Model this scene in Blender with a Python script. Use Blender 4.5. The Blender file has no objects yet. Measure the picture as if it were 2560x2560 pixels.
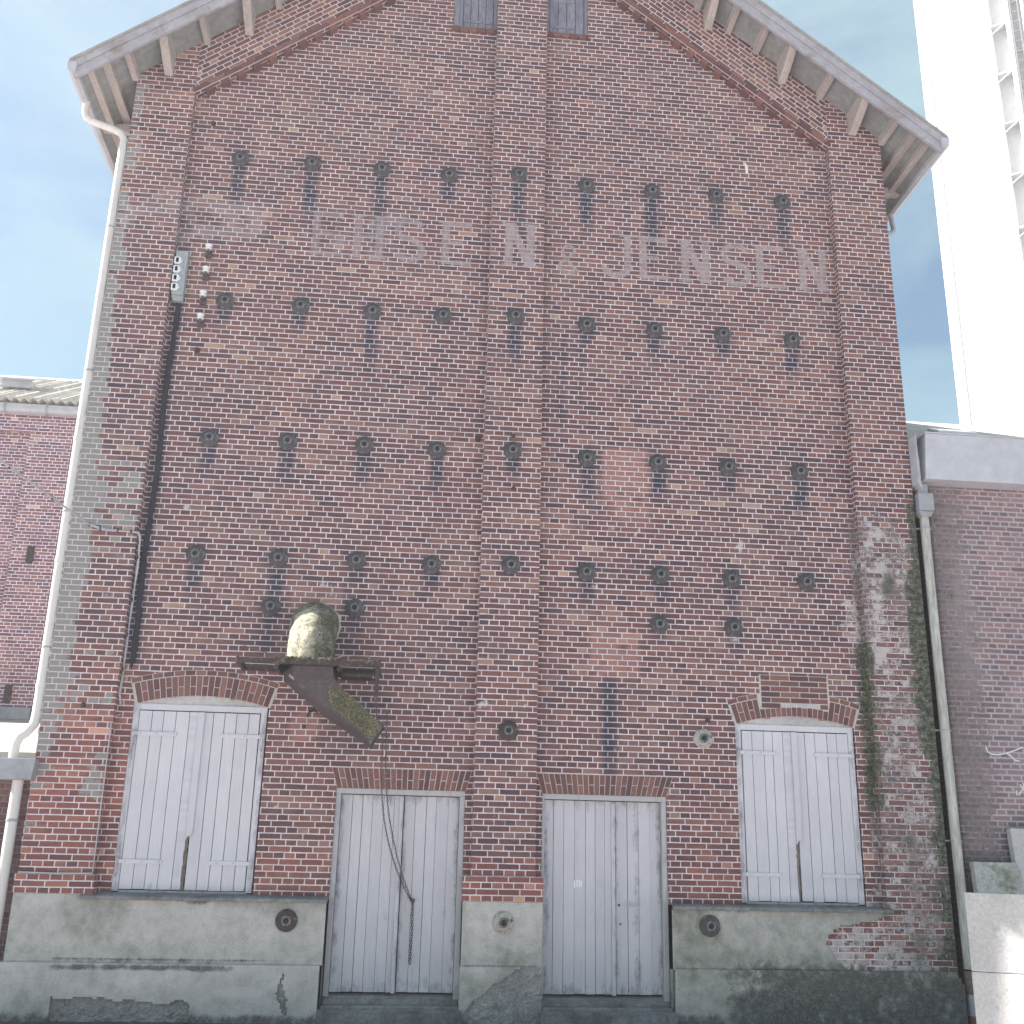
import bpy, bmesh, math, random
import numpy as np
from mathutils import Vector, Matrix
random.seed(7); rng = np.random.default_rng(7)
S = bpy.context.scene
C = S.collection
rad = math.radians
CO = 0.2/3                                   # one brick course
GZ = -1.225                                  # ground level
# ---------------------------------------------------------------- camera
cd = bpy.data.cameras.new('camera'); cam = bpy.data.objects.new('camera', cd); C.objects.link(cam)
S.camera = cam
_yaw, _pit, _rol = rad(5.613), rad(17.480), rad(1.294)
_fw = Vector((math.sin(_yaw)*math.cos(_pit), math.cos(_yaw)*math.cos(_pit), math.sin(_pit)))
_r = Vector((math.cos(_yaw), -math.sin(_yaw), 0)); _u = _r.cross(_fw)
_R = _r*math.cos(_rol) + _u*math.sin(_rol); _U = -_r*math.sin(_rol) + _u*math.cos(_rol)
cam.matrix_world = Matrix(((_R.x, _U.x, -_fw.x, -1.224), (_R.y, _U.y, -_fw.y, -12.526), (_R.z, _U.z, -_fw.z, 0.517), (0, 0, 0, 1)))
cd.sensor_width = 36; cd.lens = 36*2704.0/2560; cd.clip_start = 0.1; cd.clip_end = 2000
S.render.resolution_x = 1024; S.render.resolution_y = 1024
# ---------------------------------------------------------------- sky and sun
SUN_EL, SUN_AZ = 42.0, 9.0                    # azimuth: degrees behind the facade plane, from the left
W = bpy.data.worlds.new("World"); S.world = W; W.use_nodes = True
nt = W.node_tree; nt.nodes.clear()
sky = nt.nodes.new('ShaderNodeTexSky'); sky.sky_type = 'NISHITA'; sky.sun_disc = False
sky.sun_elevation = rad(SUN_EL); sky.sun_rotation = rad(-(90-SUN_AZ)); sky.air_density = 1.0; sky.dust_density = 0.5; sky.ozone_density = 1.5
tc = nt.nodes.new('ShaderNodeTexCoord'); mp = nt.nodes.new('ShaderNodeMapping'); mp.inputs['Scale'].default_value = (1.0, 1.6, 2.6)
mp.inputs['Rotation'].default_value = (0.2, 0.5, 0.3)
nz = nt.nodes.new('ShaderNodeTexNoise'); nz.inputs['Scale'].default_value = 2.6; nz.inputs['Detail'].default_value = 8; nz.inputs['Roughness'].default_value = 0.55; nz.inputs['Distortion'].default_value = 0.5
rp = nt.nodes.new('ShaderNodeMapRange'); rp.inputs['From Min'].default_value = 0.40; rp.inputs['From Max'].default_value = 0.68
rp.inputs['To Min'].default_value = 0.05; rp.inputs['To Max'].default_value = 0.85
mx = nt.nodes.new('ShaderNodeMix'); mx.data_type = 'RGBA'; mx.inputs['B'].default_value = (2.95, 3.85, 4.6, 1)
bg = nt.nodes.new('ShaderNodeBackground'); bg.inputs['Strength'].default_value = 0.055
wo = nt.nodes.new('ShaderNodeOutputWorld'); L = nt.links.new
L(tc.outputs['Generated'], mp.inputs['Vector']); L(mp.outputs[0], nz.inputs['Vector']); L(nz.outputs['Fac'], rp.inputs['Value'])
L(rp.outputs[0], mx.inputs['Factor']); L(sky.outputs[0], mx.inputs['A']); cy = nt.nodes.new('ShaderNodeMix'); cy.data_type = 'RGBA'; cy.blend_type = 'MULTIPLY'; cy.inputs['Factor'].default_value = 1; cy.inputs['B'].default_value = (0.92, 1.02, 0.93, 1)
L(mx.outputs['Result'], cy.inputs['A']); L(cy.outputs['Result'], bg.inputs['Color']); L(bg.outputs[0], wo.inputs['Surface'])
sd = bpy.data.lights.new('sun', 'SUN'); sun = bpy.data.objects.new('sun', sd); C.objects.link(sun)
sd.energy = 5.0; sd.angle = rad(0.4); sd.color = (1.0, 0.94, 0.885)
_to = Vector((-math.cos(rad(SUN_EL))*math.cos(rad(SUN_AZ)), math.cos(rad(SUN_EL))*math.sin(rad(SUN_AZ)), math.sin(rad(SUN_EL))))
sun.rotation_euler = _to.to_track_quat('Z', 'Y').to_euler(); sun.location = (-20, 0, 30)
S.view_settings.view_transform = 'Standard'; S.view_settings.look = 'None'; S.view_settings.gamma = 1; S.view_settings.use_curve_mapping = False
S.view_settings.exposure = 1.80

# ---------------------------------------------------------------- materials
class N:                                      # tiny node helper
    def __init__(s, name):
        s.m = bpy.data.materials.new(name); s.m.use_nodes = True; s.t = s.m.node_tree; s.t.nodes.clear()
        s.o = s.t.nodes.new('ShaderNodeOutputMaterial'); s.b = s.t.nodes.new('ShaderNodeBsdfPrincipled'); s.t.links.new(s.b.outputs[0], s.o.inputs[0])
        s.b.inputs['Roughness'].default_value = 0.85; s.b.inputs['Specular IOR Level'].default_value = 0.3
    def n(s, ty, **k):
        x = s.t.nodes.new(ty)
        for a, v in k.items(): setattr(x, a, v)
        return x
    def put(s, sock, v):
        if hasattr(v, 'is_output') or isinstance(v, bpy.types.NodeSocket): s.t.links.new(v, sock)
        elif isinstance(v, (tuple, list)) and len(v) == 3 and sock.type == 'RGBA': sock.default_value = (*v, 1)
        else: sock.default_value = v
    def m_(s, op, a, b=0.0, c=None, clamp=False):
        x = s.n('ShaderNodeMath', operation=op, use_clamp=clamp); s.put(x.inputs[0], a); s.put(x.inputs[1], b)
        if c is not None: s.put(x.inputs[2], c)
        return x.outputs[0]
    def mix(s, f, a, b, mode='MIX'):
        x = s.n('ShaderNodeMix', data_type='RGBA', blend_type=mode); x.clamp_factor = True
        s.put(x.inputs['Factor'], f); s.put(x.inputs[6], a); s.put(x.inputs[7], b); return x.outputs[2]
    def rng(s, v, a, b, c=0.0, d=1.0, smooth=False):
        x = s.n('ShaderNodeMapRange'); x.interpolation_type = 'SMOOTHSTEP' if smooth else 'LINEAR'
        for i_, q in enumerate((v, a, b, c, d)): s.put(x.inputs[i_], q)
        return x.outputs[0]
    def noise(s, vec, scale, detail=4, rough=0.55, col=False, dist=0.0):
        x = s.n('ShaderNodeTexNoise'); s.put(x.inputs['Vector'], vec); x.inputs['Scale'].default_value = scale
        x.inputs['Detail'].default_value = detail; x.inputs['Roughness'].default_value = rough; x.inputs['Distortion'].default_value = dist
        return x.outputs['Color'] if col else x.outputs['Fac']
    def obj(s): return s.n('ShaderNodeTexCoord').outputs['Object']
    def pos(s): return s.n('ShaderNodeNewGeometry').outputs['Position']
    def attr(s, name):
        x = s.n('ShaderNodeAttribute'); x.attribute_name = name; return x
    def scale(s, vec, v):
        x = s.n('ShaderNodeMapping'); s.put(x.inputs['Vector'], vec); x.inputs['Scale'].default_value = v; return x.outputs[0]
    def ramp(s, f, stops):
        x = s.n('ShaderNodeValToRGB'); s.put(x.inputs[0], f); e = x.color_ramp.elements
        while len(e) < len(stops): e.new(0.5)
        for q, (p, c) in zip(e, stops): q.position = p; q.color = (*c, 1)
        return x.outputs[0]
    def bump(s, h, d=0.004, st=0.6):
        x = s.n('ShaderNodeBump'); x.inputs['Strength'].default_value = st; x.inputs['Distance'].default_value = d; s.put(x.inputs['Height'], h)
        s.t.links.new(x.outputs[0], s.b.inputs['Normal'])
    def col(s, c): s.put(s.b.inputs['Base Color'], c); return s
    def rough(s, v): s.put(s.b.inputs['Roughness'], v); return s

def brick_mat(name, palette, mortar, joint=0.0050, edge=0.0, masks=True, vary=1.0, tint=(1, 1, 1)):
    k = N(name)
    uv = k.n('ShaderNodeUVMap').outputs[0]; sp = k.n('ShaderNodeSeparateXYZ'); k.put(sp.inputs[0], uv)
    u, v = sp.outputs[0], sp.outputs[1]
    wob = k.noise(uv, 7.0, 3); u1 = k.m_('ADD', u, k.m_('MULTIPLY', k.m_('SUBTRACT', wob, 0.5), 0.008))
    wob2 = k.noise(k.scale(uv, (0.6, 3.0, 1)), 5.0, 3); v1 = k.m_('ADD', v, k.m_('MULTIPLY', k.m_('SUBTRACT', wob2, 0.5), 0.010))
    rv = k.m_('DIVIDE', v1, CO); row = k.m_('FLOOR', rv); fv = k.m_('SUBTRACT', rv, row)
    par = k.m_('FLOORED_MODULO', row, 2.0)                            # 0 header course, 1 stretcher course
    alt = k.m_('FLOORED_MODULO', k.m_('FLOOR', k.m_('DIVIDE', row, 2.0)), 2.0)
    pitch = k.m_('ADD', 0.12, k.m_('MULTIPLY', par, 0.12))
    rj = k.n('ShaderNodeTexWhiteNoise', noise_dimensions='1D'); k.put(rj.inputs['W'], row)
    sh = k.m_('MULTIPLY', par, k.m_('ADD', 0.06, k.m_('MULTIPLY', alt, 0.12)))
    u2 = k.m_('ADD', k.m_('ADD', u1, sh), k.m_('MULTIPLY', k.m_('SUBTRACT', rj.outputs[0], 0.5), 0.016))
    ru = k.m_('DIVIDE', u2, pitch); colm = k.m_('FLOOR', ru); fu = k.m_('SUBTRACT', ru, colm)
    du = k.m_('MULTIPLY', k.m_('MINIMUM', fu, k.m_('SUBTRACT', 1.0, fu)), pitch)
    dv = k.m_('MULTIPLY', k.m_('MINIMUM', fv, k.m_('SUBTRACT', 1.0, fv)), CO)
    idv = k.n('ShaderNodeCombineXYZ'); k.put(idv.inputs[0], colm); k.put(idv.inputs[1], row)
    wn = k.n('ShaderNodeTexWhiteNoise', noise_dimensions='2D'); k.put(wn.inputs['Vector'], idv.outputs[0])
    wsep = k.n('ShaderNodeSeparateColor'); k.put(wsep.inputs[0], wn.outputs['Color'])
    # head joints that have worn away here and there
    jw = k.m_('ADD', joint, k.m_('MULTIPLY', k.m_('SUBTRACT', k.noise(uv, 14.0, 3), 0.5), joint*1.1))
    gone = k.rng(wsep.outputs[2], 0.86, 0.93, 0.0, 1.0)
    du2 = k.m_('ADD', du, k.m_('MULTIPLY', gone, 0.0035))
    d = k.m_('MINIMUM', du2, dv)
    inb = k.rng(d, jw, k.m_('ADD', jw, 0.0028), 0, 1, True)
    base = k.ramp(wsep.outputs[0], palette)
    lf = k.noise(uv, 0.75, 4, 0.6)
    base = k.mix(k.rng(lf, 0.35, 0.7, 0.0, 0.35), base, k.mix(1.0, base, (1.18, 0.94, 0.90), 'MULTIPLY'))
    pt = k.m_('ADD', k.m_('MULTIPLY', k.noise(k.scale(uv, (0.8, 1.6, 1)), 1.1, 4, 0.6), 1.0), k.m_('MULTIPLY', wsep.outputs[1], 0.22))   # repairs in yellower brick cluster together
    base = k.mix(k.rng(pt, 0.66, 0.76, 0, 0.55), base, (0.27, 0.165, 0.13))
    dk_ = k.m_('ADD', k.noise(k.scale(uv, (0.7, 1.8, 1)), 1.3, 4, 0.6), k.m_('MULTIPLY', wsep.outputs[2], 0.2))
    base = k.mix(k.rng(dk_, 0.64, 0.74, 0, 0.45), base, (0.085, 0.058, 0.068))
    base = k.mix(1.0, base, k.ramp(k.noise(uv, 0.35, 3), [(0.3, (0.88, 0.9, 0.96)), (0.7, (1.1, 1.06, 1.0))]), 'MULTIPLY')
    grain = k.noise(uv, 60.0, 4, 0.65)
    base = k.mix(1.0, base, k.ramp(grain, [(0.25, (0.72, 0.72, 0.74)), (0.75, (1.22, 1.2, 1.18))]), 'MULTIPLY')
    blot = k.noise(uv, 9.0, 4, 0.6)
    base = k.mix(k.rng(blot, 0.55, 0.72, 0.0, 0.35), base, k.mix(1.0, base, (0.55, 0.55, 0.62), 'MULTIPLY'))
    if edge > 0:
        eg = k.m_('SUBTRACT', 1.0, k.rng(k.m_('MINIMUM', du, dv), k.m_('ADD', jw, 0.003), k.m_('ADD', jw, 0.013), 0, 1))
        base = k.mix(k.m_('MULTIPLY', eg, edge), base, (0.40, 0.37, 0.40))
    mort = k.mix(1.0, mortar, k.ramp(k.noise(uv, 3.0, 4), [(0.3, (0.78, 0.78, 0.80)), (0.7, (1.1, 1.1, 1.08))]), 'MULTIPLY')
    if masks:
        A = k.attr('stain_a'); B = k.attr('stain_b')
        sa = k.n('ShaderNodeSeparateColor'); k.put(sa.inputs[0], A.outputs['Color']); sb = k.n('ShaderNodeSeparateColor'); k.put(sb.inputs[0], B.outputs['Color'])
        soot, lime, moss, pink = sa.outputs[0], sa.outputs[1], sa.outputs[2], A.outputs['Alpha']
        grey, red, crumb, wash = sb.outputs[0], sb.outputs[1], sb.outputs[2], B.outputs['Alpha']
        fine = k.rng(k.noise(uv, 17.0, 6, 0.75), 0.30, 0.70, 0, 1)
        brk = wsep.outputs[1]
        def thr(mask, w=0.10):                # ragged edged mask, part brick by brick
            t = k.m_('ADD', k.m_('MULTIPLY', fine, 0.58), k.m_('MULTIPLY', brk, 0.42)); x0 = k.m_('SUBTRACT', 1.06, mask)
            return k.rng(t, k.m_('SUBTRACT', x0, w), k.m_('ADD', x0, w), 0, 1)
        base = k.mix(k.m_('MULTIPLY', red, 0.8), base, k.mix(1.0, base, (1.55, 1.12, 0.95), 'MULTIPLY'))
        base = k.mix(k.m_('MULTIPLY', pink, 0.75), base, (0.36, 0.185, 0.155))
        gm = k.m_('MULTIPLY', k.rng(k.m_('ADD', k.m_('MULTIPLY', brk, 0.75), k.m_('MULTIPLY', fine, 0.25)), k.m_('SUBTRACT', 0.95, grey), k.m_('SUBTRACT', 1.05, grey), 0, 1), k.rng(grey, 0.02, 0.2, 0, 1))
        base = k.mix(k.m_('MULTIPLY', gm, 0.9), base, (0.235, 0.24, 0.225)); mort = k.mix(k.m_('MULTIPLY', gm, 0.35), mort, (0.36, 0.36, 0.34))
        base = k.mix(k.m_('MULTIPLY', k.m_('MULTIPLY', soot, k.m_('ADD', 0.75, k.m_('MULTIPLY', wsep.outputs[1], 0.5))), 1.1, clamp=True), base, (0.035, 0.036, 0.055))
        mort = k.mix(k.m_('MULTIPLY', soot, 0.50), mort, (0.10, 0.10, 0.13))
        cr = thr(crumb); crc = k.ramp(fine, [(0.2, (0.10, 0.085, 0.08)), (0.8, (0.24, 0.21, 0.205))]); base = k.mix(k.m_('MULTIPLY', cr, 0.6), base, crc); mort = k.mix(k.m_('MULTIPLY', cr, 0.7), mort, (0.12, 0.11, 0.105))
        lm = thr(lime); base = k.mix(k.m_('MULTIPLY', lm, 0.85), base, (0.47, 0.435, 0.43)); mort = k.mix(k.m_('MULTIPLY', lm, 0.4), mort, (0.62, 0.6, 0.6))
        mm = thr(moss, 0.10); mossc = k.ramp(fine, [(0.3, (0.022, 0.026, 0.022)), (0.55, (0.06, 0.075, 0.048)), (0.75, (0.14, 0.15, 0.11))])
        base = k.mix(k.m_('MULTIPLY', mm, 0.92), base, mossc); mort = k.mix(k.m_('MULTIPLY', mm, 0.92), mort, mossc)
        base = k.mix(k.m_('MULTIPLY', wash, 0.5), base, (0.42, 0.37, 0.37))
    col = k.mix(inb, mort, base)
    col = k.mix(1.0, col, tint, 'MULTIPLY')
    k.col(col).rough(0.88)
    h = k.m_('ADD', k.m_('MULTIPLY', k.rng(d, jw, k.m_('ADD', jw, 0.006), 0, 1, True), 0.8), k.m_('ADD', k.m_('MULTIPLY', grain, 0.22), k.m_('MULTIPLY', wsep.outputs[1], 0.25)))
    k.bump(h, 0.006, 0.75)
    return k.m

PAL = [(0.0, (0.092, 0.062, 0.070)), (0.08, (0.108, 0.066, 0.070)), (0.25, (0.136, 0.074, 0.073)), (0.52, (0.162, 0.084, 0.079)), (0.80, (0.188, 0.098, 0.088)),
       (0.94, (0.222, 0.124, 0.104)), (0.987, (0.27, 0.165, 0.13)), (0.997, (0.38, 0.27, 0.20))]
M = {}
M['brick'] = brick_mat('old_red_brick', PAL, (0.60, 0.535, 0.55))
M['brick_plain'] = brick_mat('old_red_brick_plain', PAL, (0.60, 0.535, 0.55), masks=False)
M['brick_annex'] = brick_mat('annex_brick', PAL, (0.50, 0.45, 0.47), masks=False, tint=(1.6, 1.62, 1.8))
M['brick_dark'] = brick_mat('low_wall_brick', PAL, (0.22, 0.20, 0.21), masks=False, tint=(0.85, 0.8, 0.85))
M['brick_grimy'] = brick_mat('grimy_annex_brick', [(0.0, (0.16, 0.125, 0.136)), (0.5, (0.21, 0.155, 0.165)), (0.95, (0.27, 0.19, 0.195))], (0.42, 0.39, 0.42), joint=0.005, edge=0.45, masks=True)

def single_brick_mat():
    k = N('arch_brick'); p = k.obj(); oi = k.n('ShaderNodeNewGeometry'); 
    base = k.ramp(oi.outputs['Random Per Island'], [(0.0, (0.105, 0.058, 0.060)), (0.35, (0.15, 0.074, 0.070)), (0.7, (0.19, 0.091, 0.080)), (0.95, (0.23, 0.115, 0.094))])
    g = k.noise(p, 55, 4, 0.65); base = k.mix(1.0, base, k.ramp(g, [(0.25, (0.7, 0.7, 0.72)), (0.75, (1.25, 1.22, 1.2))]), 'MULTIPLY')
    k.col(base).rough(0.9); k.bump(g, 0.004, 0.6); return k.m
M['arch_brick'] = single_brick_mat()
def simple(name, c, rough=0.8, metal=0.0, nscale=20.0, amt=0.25, bump=0.002, big=1.5, spec=0.3, dirt=None, dscale=3.0, dmin=0.55, dmax=0.75, stretch=(1, 1, 1)):
    k = N(name); p = k.scale(k.obj(), stretch)
    f = k.noise(p, nscale, 5, 0.65); g = k.noise(p, big, 4, 0.6)
    col = k.mix(1.0, c, k.ramp(f, [(0.25, (1-amt,)*3), (0.75, (1+amt,)*3)]), 'MULTIPLY')
    col = k.mix(1.0, col, k.ramp(g, [(0.25, (1-amt*0.8,)*3), (0.75, (1+amt*0.8,)*3)]), 'MULTIPLY')
    if dirt: col = k.mix(k.rng(k.noise(p, dscale, 6, 0.7, dist=0.3), dmin, dmax, 0, 1), col, dirt)
    k.col(col).rough(rough); k.b.inputs['Metallic'].default_value = metal; k.b.inputs['Specular IOR Level'].default_value = spec
    if bump: k.bump(f, bump, 0.6)
    return k.m
def render_mat():
    k = N('cement_render'); p = k.obj(); A = k.attr('stain_a'); sa = k.n('ShaderNodeSeparateColor'); k.put(sa.inputs[0], A.outputs['Color'])
    dark, green, pale = sa.outputs[0], sa.outputs[1], sa.outputs[2]
    f = k.noise(p, 45, 5, 0.7); g = k.noise(p, 3.0, 5, 0.6); m2 = k.noise(p, 9.0, 6, 0.7)
    col = k.ramp(g, [(0.25, (0.37, 0.36, 0.345)), (0.55, (0.46, 0.45, 0.43)), (0.8, (0.53, 0.515, 0.49))])
    col = k.mix(k.rng(m2, 0.45, 0.75, 0, 0.5), col, (0.20, 0.205, 0.185))
    col = k.mix(1.0, col, k.ramp(f, [(0.25, (0.84,)*3), (0.75, (1.14,)*3)]), 'MULTIPLY')
    col = k.mix(k.m_('MULTIPLY', green, k.rng(m2, 0.25, 0.6, 0.3, 1)), col, (0.17, 0.185, 0.145))
    dk = k.rng(k.m_('ADD', k.m_('MULTIPLY', m2, 0.65), k.m_('MULTIPLY', f, 0.35)), k.m_('SUBTRACT', 0.92, dark), k.m_('SUBTRACT', 1.12, dark), 0, 1)
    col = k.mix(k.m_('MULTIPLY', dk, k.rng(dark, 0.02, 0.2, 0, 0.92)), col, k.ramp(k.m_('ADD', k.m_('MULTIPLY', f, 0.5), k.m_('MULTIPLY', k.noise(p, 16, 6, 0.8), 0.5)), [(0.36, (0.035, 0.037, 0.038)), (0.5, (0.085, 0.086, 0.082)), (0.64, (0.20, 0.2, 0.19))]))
    col = k.mix(k.m_('MULTIPLY', pale, 0.6), col, (0.5, 0.49, 0.47))
    k.col(col).rough(0.92); k.bump(k.m_('ADD', f, k.m_('MULTIPLY', m2, 1.5)), 0.004, 0.6); return k.m
M['render'] = render_mat()
M['aggregate'] = simple('rough_core_concrete', (0.27, 0.265, 0.26), 0.95, nscale=38, amt=0.45, bump=0.02, dirt=(0.13, 0.12, 0.11), dscale=8)
M['step'] = simple('step_stone', (0.22, 0.225, 0.225), 0.9, nscale=30, amt=0.35, bump=0.005, dirt=(0.07, 0.075, 0.075), dscale=3, dmin=0.42, dmax=0.7)
def paint_mat(name, c, dirt, dmin=0.6, dmax=0.8, worn=0.0, edges=(), zr=None):
    k = N(name); p = k.obj(); st = k.scale(p, (9, 9, 0.7)); f = k.noise(st, 5, 6, 0.7); g = k.noise(p, 1.8, 5, 0.65); d = k.noise(k.scale(p, (3, 3, 1.2)), 2.6, 7, 0.75)
    oi = k.n('ShaderNodeNewGeometry'); isl = k.ramp(oi.outputs['Random Per Island'], [(0.0, (0.93, 0.93, 0.94)), (1.0, (1.05, 1.05, 1.04))])
    col = k.mix(1.0, k.mix(1.0, c, isl, 'MULTIPLY'), k.ramp(f, [(0.2, (0.90,)*3), (0.8, (1.07,)*3)]), 'MULTIPLY')
    col = k.mix(1.0, col, k.ramp(g, [(0.25, (0.90, 0.91, 0.93)), (0.7, (1.04, 1.03, 1.02))]), 'MULTIPLY')
    col = k.mix(k.rng(d, dmin, dmax, 0, 0.8), col, dirt)
    if edges or zr:                           # hand grime and damp along the meeting edges, head and foot
        sp = k.n('ShaderNodeSeparateXYZ'); k.put(sp.inputs[0], k.pos()); m = None
        for e in edges:
            q = k.rng(k.m_('ABSOLUTE', k.m_('SUBTRACT', sp.outputs[0], e)), 0.0, 0.10, 1, 0, True); m = q if m is None else k.m_('MAXIMUM', m, q)
        if zr:
            for z0, z1, s_ in zr:
                q = k.m_('MULTIPLY', k.rng(sp.outputs[2], z0, z1, 0, 1, True), s_); m = q if m is None else k.m_('MAXIMUM', m, q)
        d2 = k.noise(k.scale(k.pos(), (5, 1, 2.2)), 2.0, 6, 0.75)
        col = k.mix(k.m_('MULTIPLY', k.rng(k.m_('ADD', d2, k.m_('MULTIPLY', m, 0.28)), 0.70, 0.92, 0, 1), 0.75), col, (0.13, 0.13, 0.14))
    sc = k.noise(k.scale(p, (1, 1, 0.5)), 33, 4, 0.8); col = k.mix(k.rng(sc, 0.70, 0.76, 0, 0.7), col, dirt)
    if worn: col = k.mix(k.rng(k.noise(st, 9, 7, 0.8), 1-worn-0.12, 1-worn+0.05, 0, 0.9), col, (0.16, 0.15, 0.16))
    k.col(col).rough(0.62); k.bump(k.m_('ADD', f, d), 0.0025, 0.5); return k.m
M['paint'] = paint_mat('pale_grey_paint', (0.53, 0.53, 0.565), (0.26, 0.26, 0.28), 0.66, 0.88, edges=(-4.18, -2.73, 2.76, 4.17), zr=((0.25, 0.0, 0.7),))
M['door_paint'] = paint_mat('worn_grey_door_paint', (0.50, 0.50, 0.53), (0.22, 0.22, 0.24), 0.60, 0.85, edges=(-1.82, -1.12, -0.50, 0.50, 1.30, 1.55, 1.82), zr=((0.85, 1.12, 0.9), (-0.6, -0.95, 0.9)))
M['frame_wood'] = paint_mat('dirty_grey_frame', (0.40, 0.41, 0.42), (0.12, 0.12, 0.12), 0.52, 0.8)
M['old_blue'] = paint_mat('flaking_blue_grey_paint', (0.27, 0.29, 0.36), (0.12, 0.12, 0.15), 0.45, 0.65, worn=0.45)
M['dark'] = simple('dark_gap', (0.012, 0.012, 0.015), 0.95, amt=0.1, bump=0)
M['bare_wood'] = simple('bare_weathered_wood', (0.17, 0.145, 0.125), 0.9, nscale=30, amt=0.4, bump=0.004, stretch=(5, 5, 0.6))
M['eave_wood'] = simple('pale_eave_timber', (0.40, 0.36, 0.335), 0.85, nscale=14, amt=0.22, bump=0.002, stretch=(4, 1, 4), dirt=(0.22, 0.2, 0.19), dscale=4, dmin=0.6)
M['soffit'] = simple('grey_green_soffit', (0.25, 0.265, 0.26), 0.85, nscale=10, amt=0.22, bump=0.001, dirt=(0.18, 0.165, 0.16), dscale=3, dmin=0.5)
M['verge'] = simple('grey_verge_board', (0.35, 0.345, 0.375), 0.75, nscale=10, amt=0.18, bump=0.002, dirt=(0.24, 0.215, 0.20), dscale=3, dmin=0.5, dmax=0.7)
M['slate'] = simple('roof_sheet', (0.30, 0.29, 0.28), 0.85, nscale=12, amt=0.2, bump=0.003)
M['iron'] = simple('rusted_cast_iron', (0.060, 0.058, 0.066), 0.7, nscale=30, amt=0.45, bump=0.008, dirt=(0.155, 0.155, 0.15), dscale=14, dmin=0.48, dmax=0.7)
M['iron_ring'] = simple('lichened_iron_ring', (0.16, 0.16, 0.155), 0.8, nscale=40, amt=0.4, bump=0.004, dirt=(0.07, 0.068, 0.07), dscale=25, dmin=0.45, dmax=0.6)
M['iron_rust'] = simple('brown_rusted_iron', (0.055, 0.043, 0.042), 0.8, nscale=30, amt=0.4, bump=0.006, dirt=(0.21, 0.16, 0.12), dscale=16, dmin=0.55, dmax=0.7)
M['plate_pale'] = simple('pale_lichened_plate', (0.36, 0.35, 0.31), 0.85, nscale=25, amt=0.3, bump=0.006, dirt=(0.11, 0.09, 0.08), dscale=18, dmin=0.5, dmax=0.62)
M['zinc'] = simple('zinc_sheet', (0.30, 0.315, 0.34), 0.5, 0.0, nscale=6, amt=0.12, bump=0.001, dirt=(0.2, 0.21, 0.23), dscale=2.5, dmin=0.5, spec=0.5)
M['zinc_pale'] = simple('pale_zinc', (0.44, 0.45, 0.48), 0.5, 0.0, nscale=6, amt=0.1, bump=0.001, spec=0.5)
M['pvc'] = simple('pale_plastic_pipe', (0.60, 0.58, 0.55), 0.5, nscale=8, amt=0.08, bump=0.0, dirt=(0.38, 0.38, 0.30), dscale=2.2, dmin=0.58, stretch=(3, 3, 0.6))
M['pvc_dirty'] = simple('grimy_grey_pipe', (0.47, 0.47, 0.44), 0.6, nscale=22, amt=0.22, bump=0.001, dirt=(0.19, 0.195, 0.15), dscale=7, dmin=0.42, dmax=0.72, stretch=(3, 3, 0.35))
M['brown_pipe'] = simple('brown_sleeve', (0.16, 0.13, 0.10), 0.7, dirt=(0.32, 0.29, 0.24), dscale=12, dmin=0.55)
M['red_pipe'] = simple('red_coupling', (0.30, 0.11, 0.09), 0.6)
M['porcelain'] = simple('white_porcelain', (0.66, 0.68, 0.70), 0.25, nscale=8, amt=0.05, bump=0, spec=0.6)
M['chalk'] = simple('white_paint_mark', (0.85, 0.85, 0.85), 0.8, amt=0.05, bump=0)
M['grey_box'] = simple('grey_weathered_box', (0.30, 0.335, 0.345), 0.7, nscale=18, amt=0.3, bump=0.003, dirt=(0.5, 0.52, 0.5), dscale=9, stretch=(3, 3, 0.7))
M['black'] = simple('tarred_black', (0.022, 0.023, 0.034), 0.75, nscale=25, amt=0.5, bump=0.006)
M['wire'] = simple('grey_wire', (0.42, 0.42, 0.45), 0.6, amt=0.1, bump=0)
M['cement'] = simple('cement_collar', (0.42, 0.41, 0.40), 0.9, nscale=25, amt=0.25, bump=0.006)
M['white_tower'] = simple('white_silo_panel', (0.80, 0.80, 0.79), 0.7, nscale=3, amt=0.04, bump=0)
M['tower_grey'] = simple('pale_grey_steel', (0.50, 0.51, 0.52), 0.6, nscale=3, amt=0.06, bump=0)
M['yard'] = simple('pale_bounce_yard', (0.47, 0.425, 0.43), 0.92, nscale=30, amt=0.2, bump=0.004, dirt=(0.36, 0.325, 0.33), dscale=1.5)  # unseen yard given a pale warm tone as a bounce reflector
M['ladder_grey'] = simple('grey_steel', (0.22, 0.22, 0.22), 0.6, amt=0.08, bump=0)
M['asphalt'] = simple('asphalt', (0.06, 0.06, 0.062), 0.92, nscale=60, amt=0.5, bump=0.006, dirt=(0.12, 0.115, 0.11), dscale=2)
M['slab'] = simple('old_concrete_slab', (0.46, 0.455, 0.44), 0.9, nscale=35, amt=0.2, bump=0.004, dirt=(0.22, 0.225, 0.19), dscale=5, dmin=0.58, dmax=0.8)
M['slab_mossy'] = simple('mossy_concrete_slab', (0.36, 0.37, 0.36), 0.9, nscale=30, amt=0.25, bump=0.004, dirt=(0.15, 0.16, 0.10), dscale=5, dmin=0.48, dmax=0.68)
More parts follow.
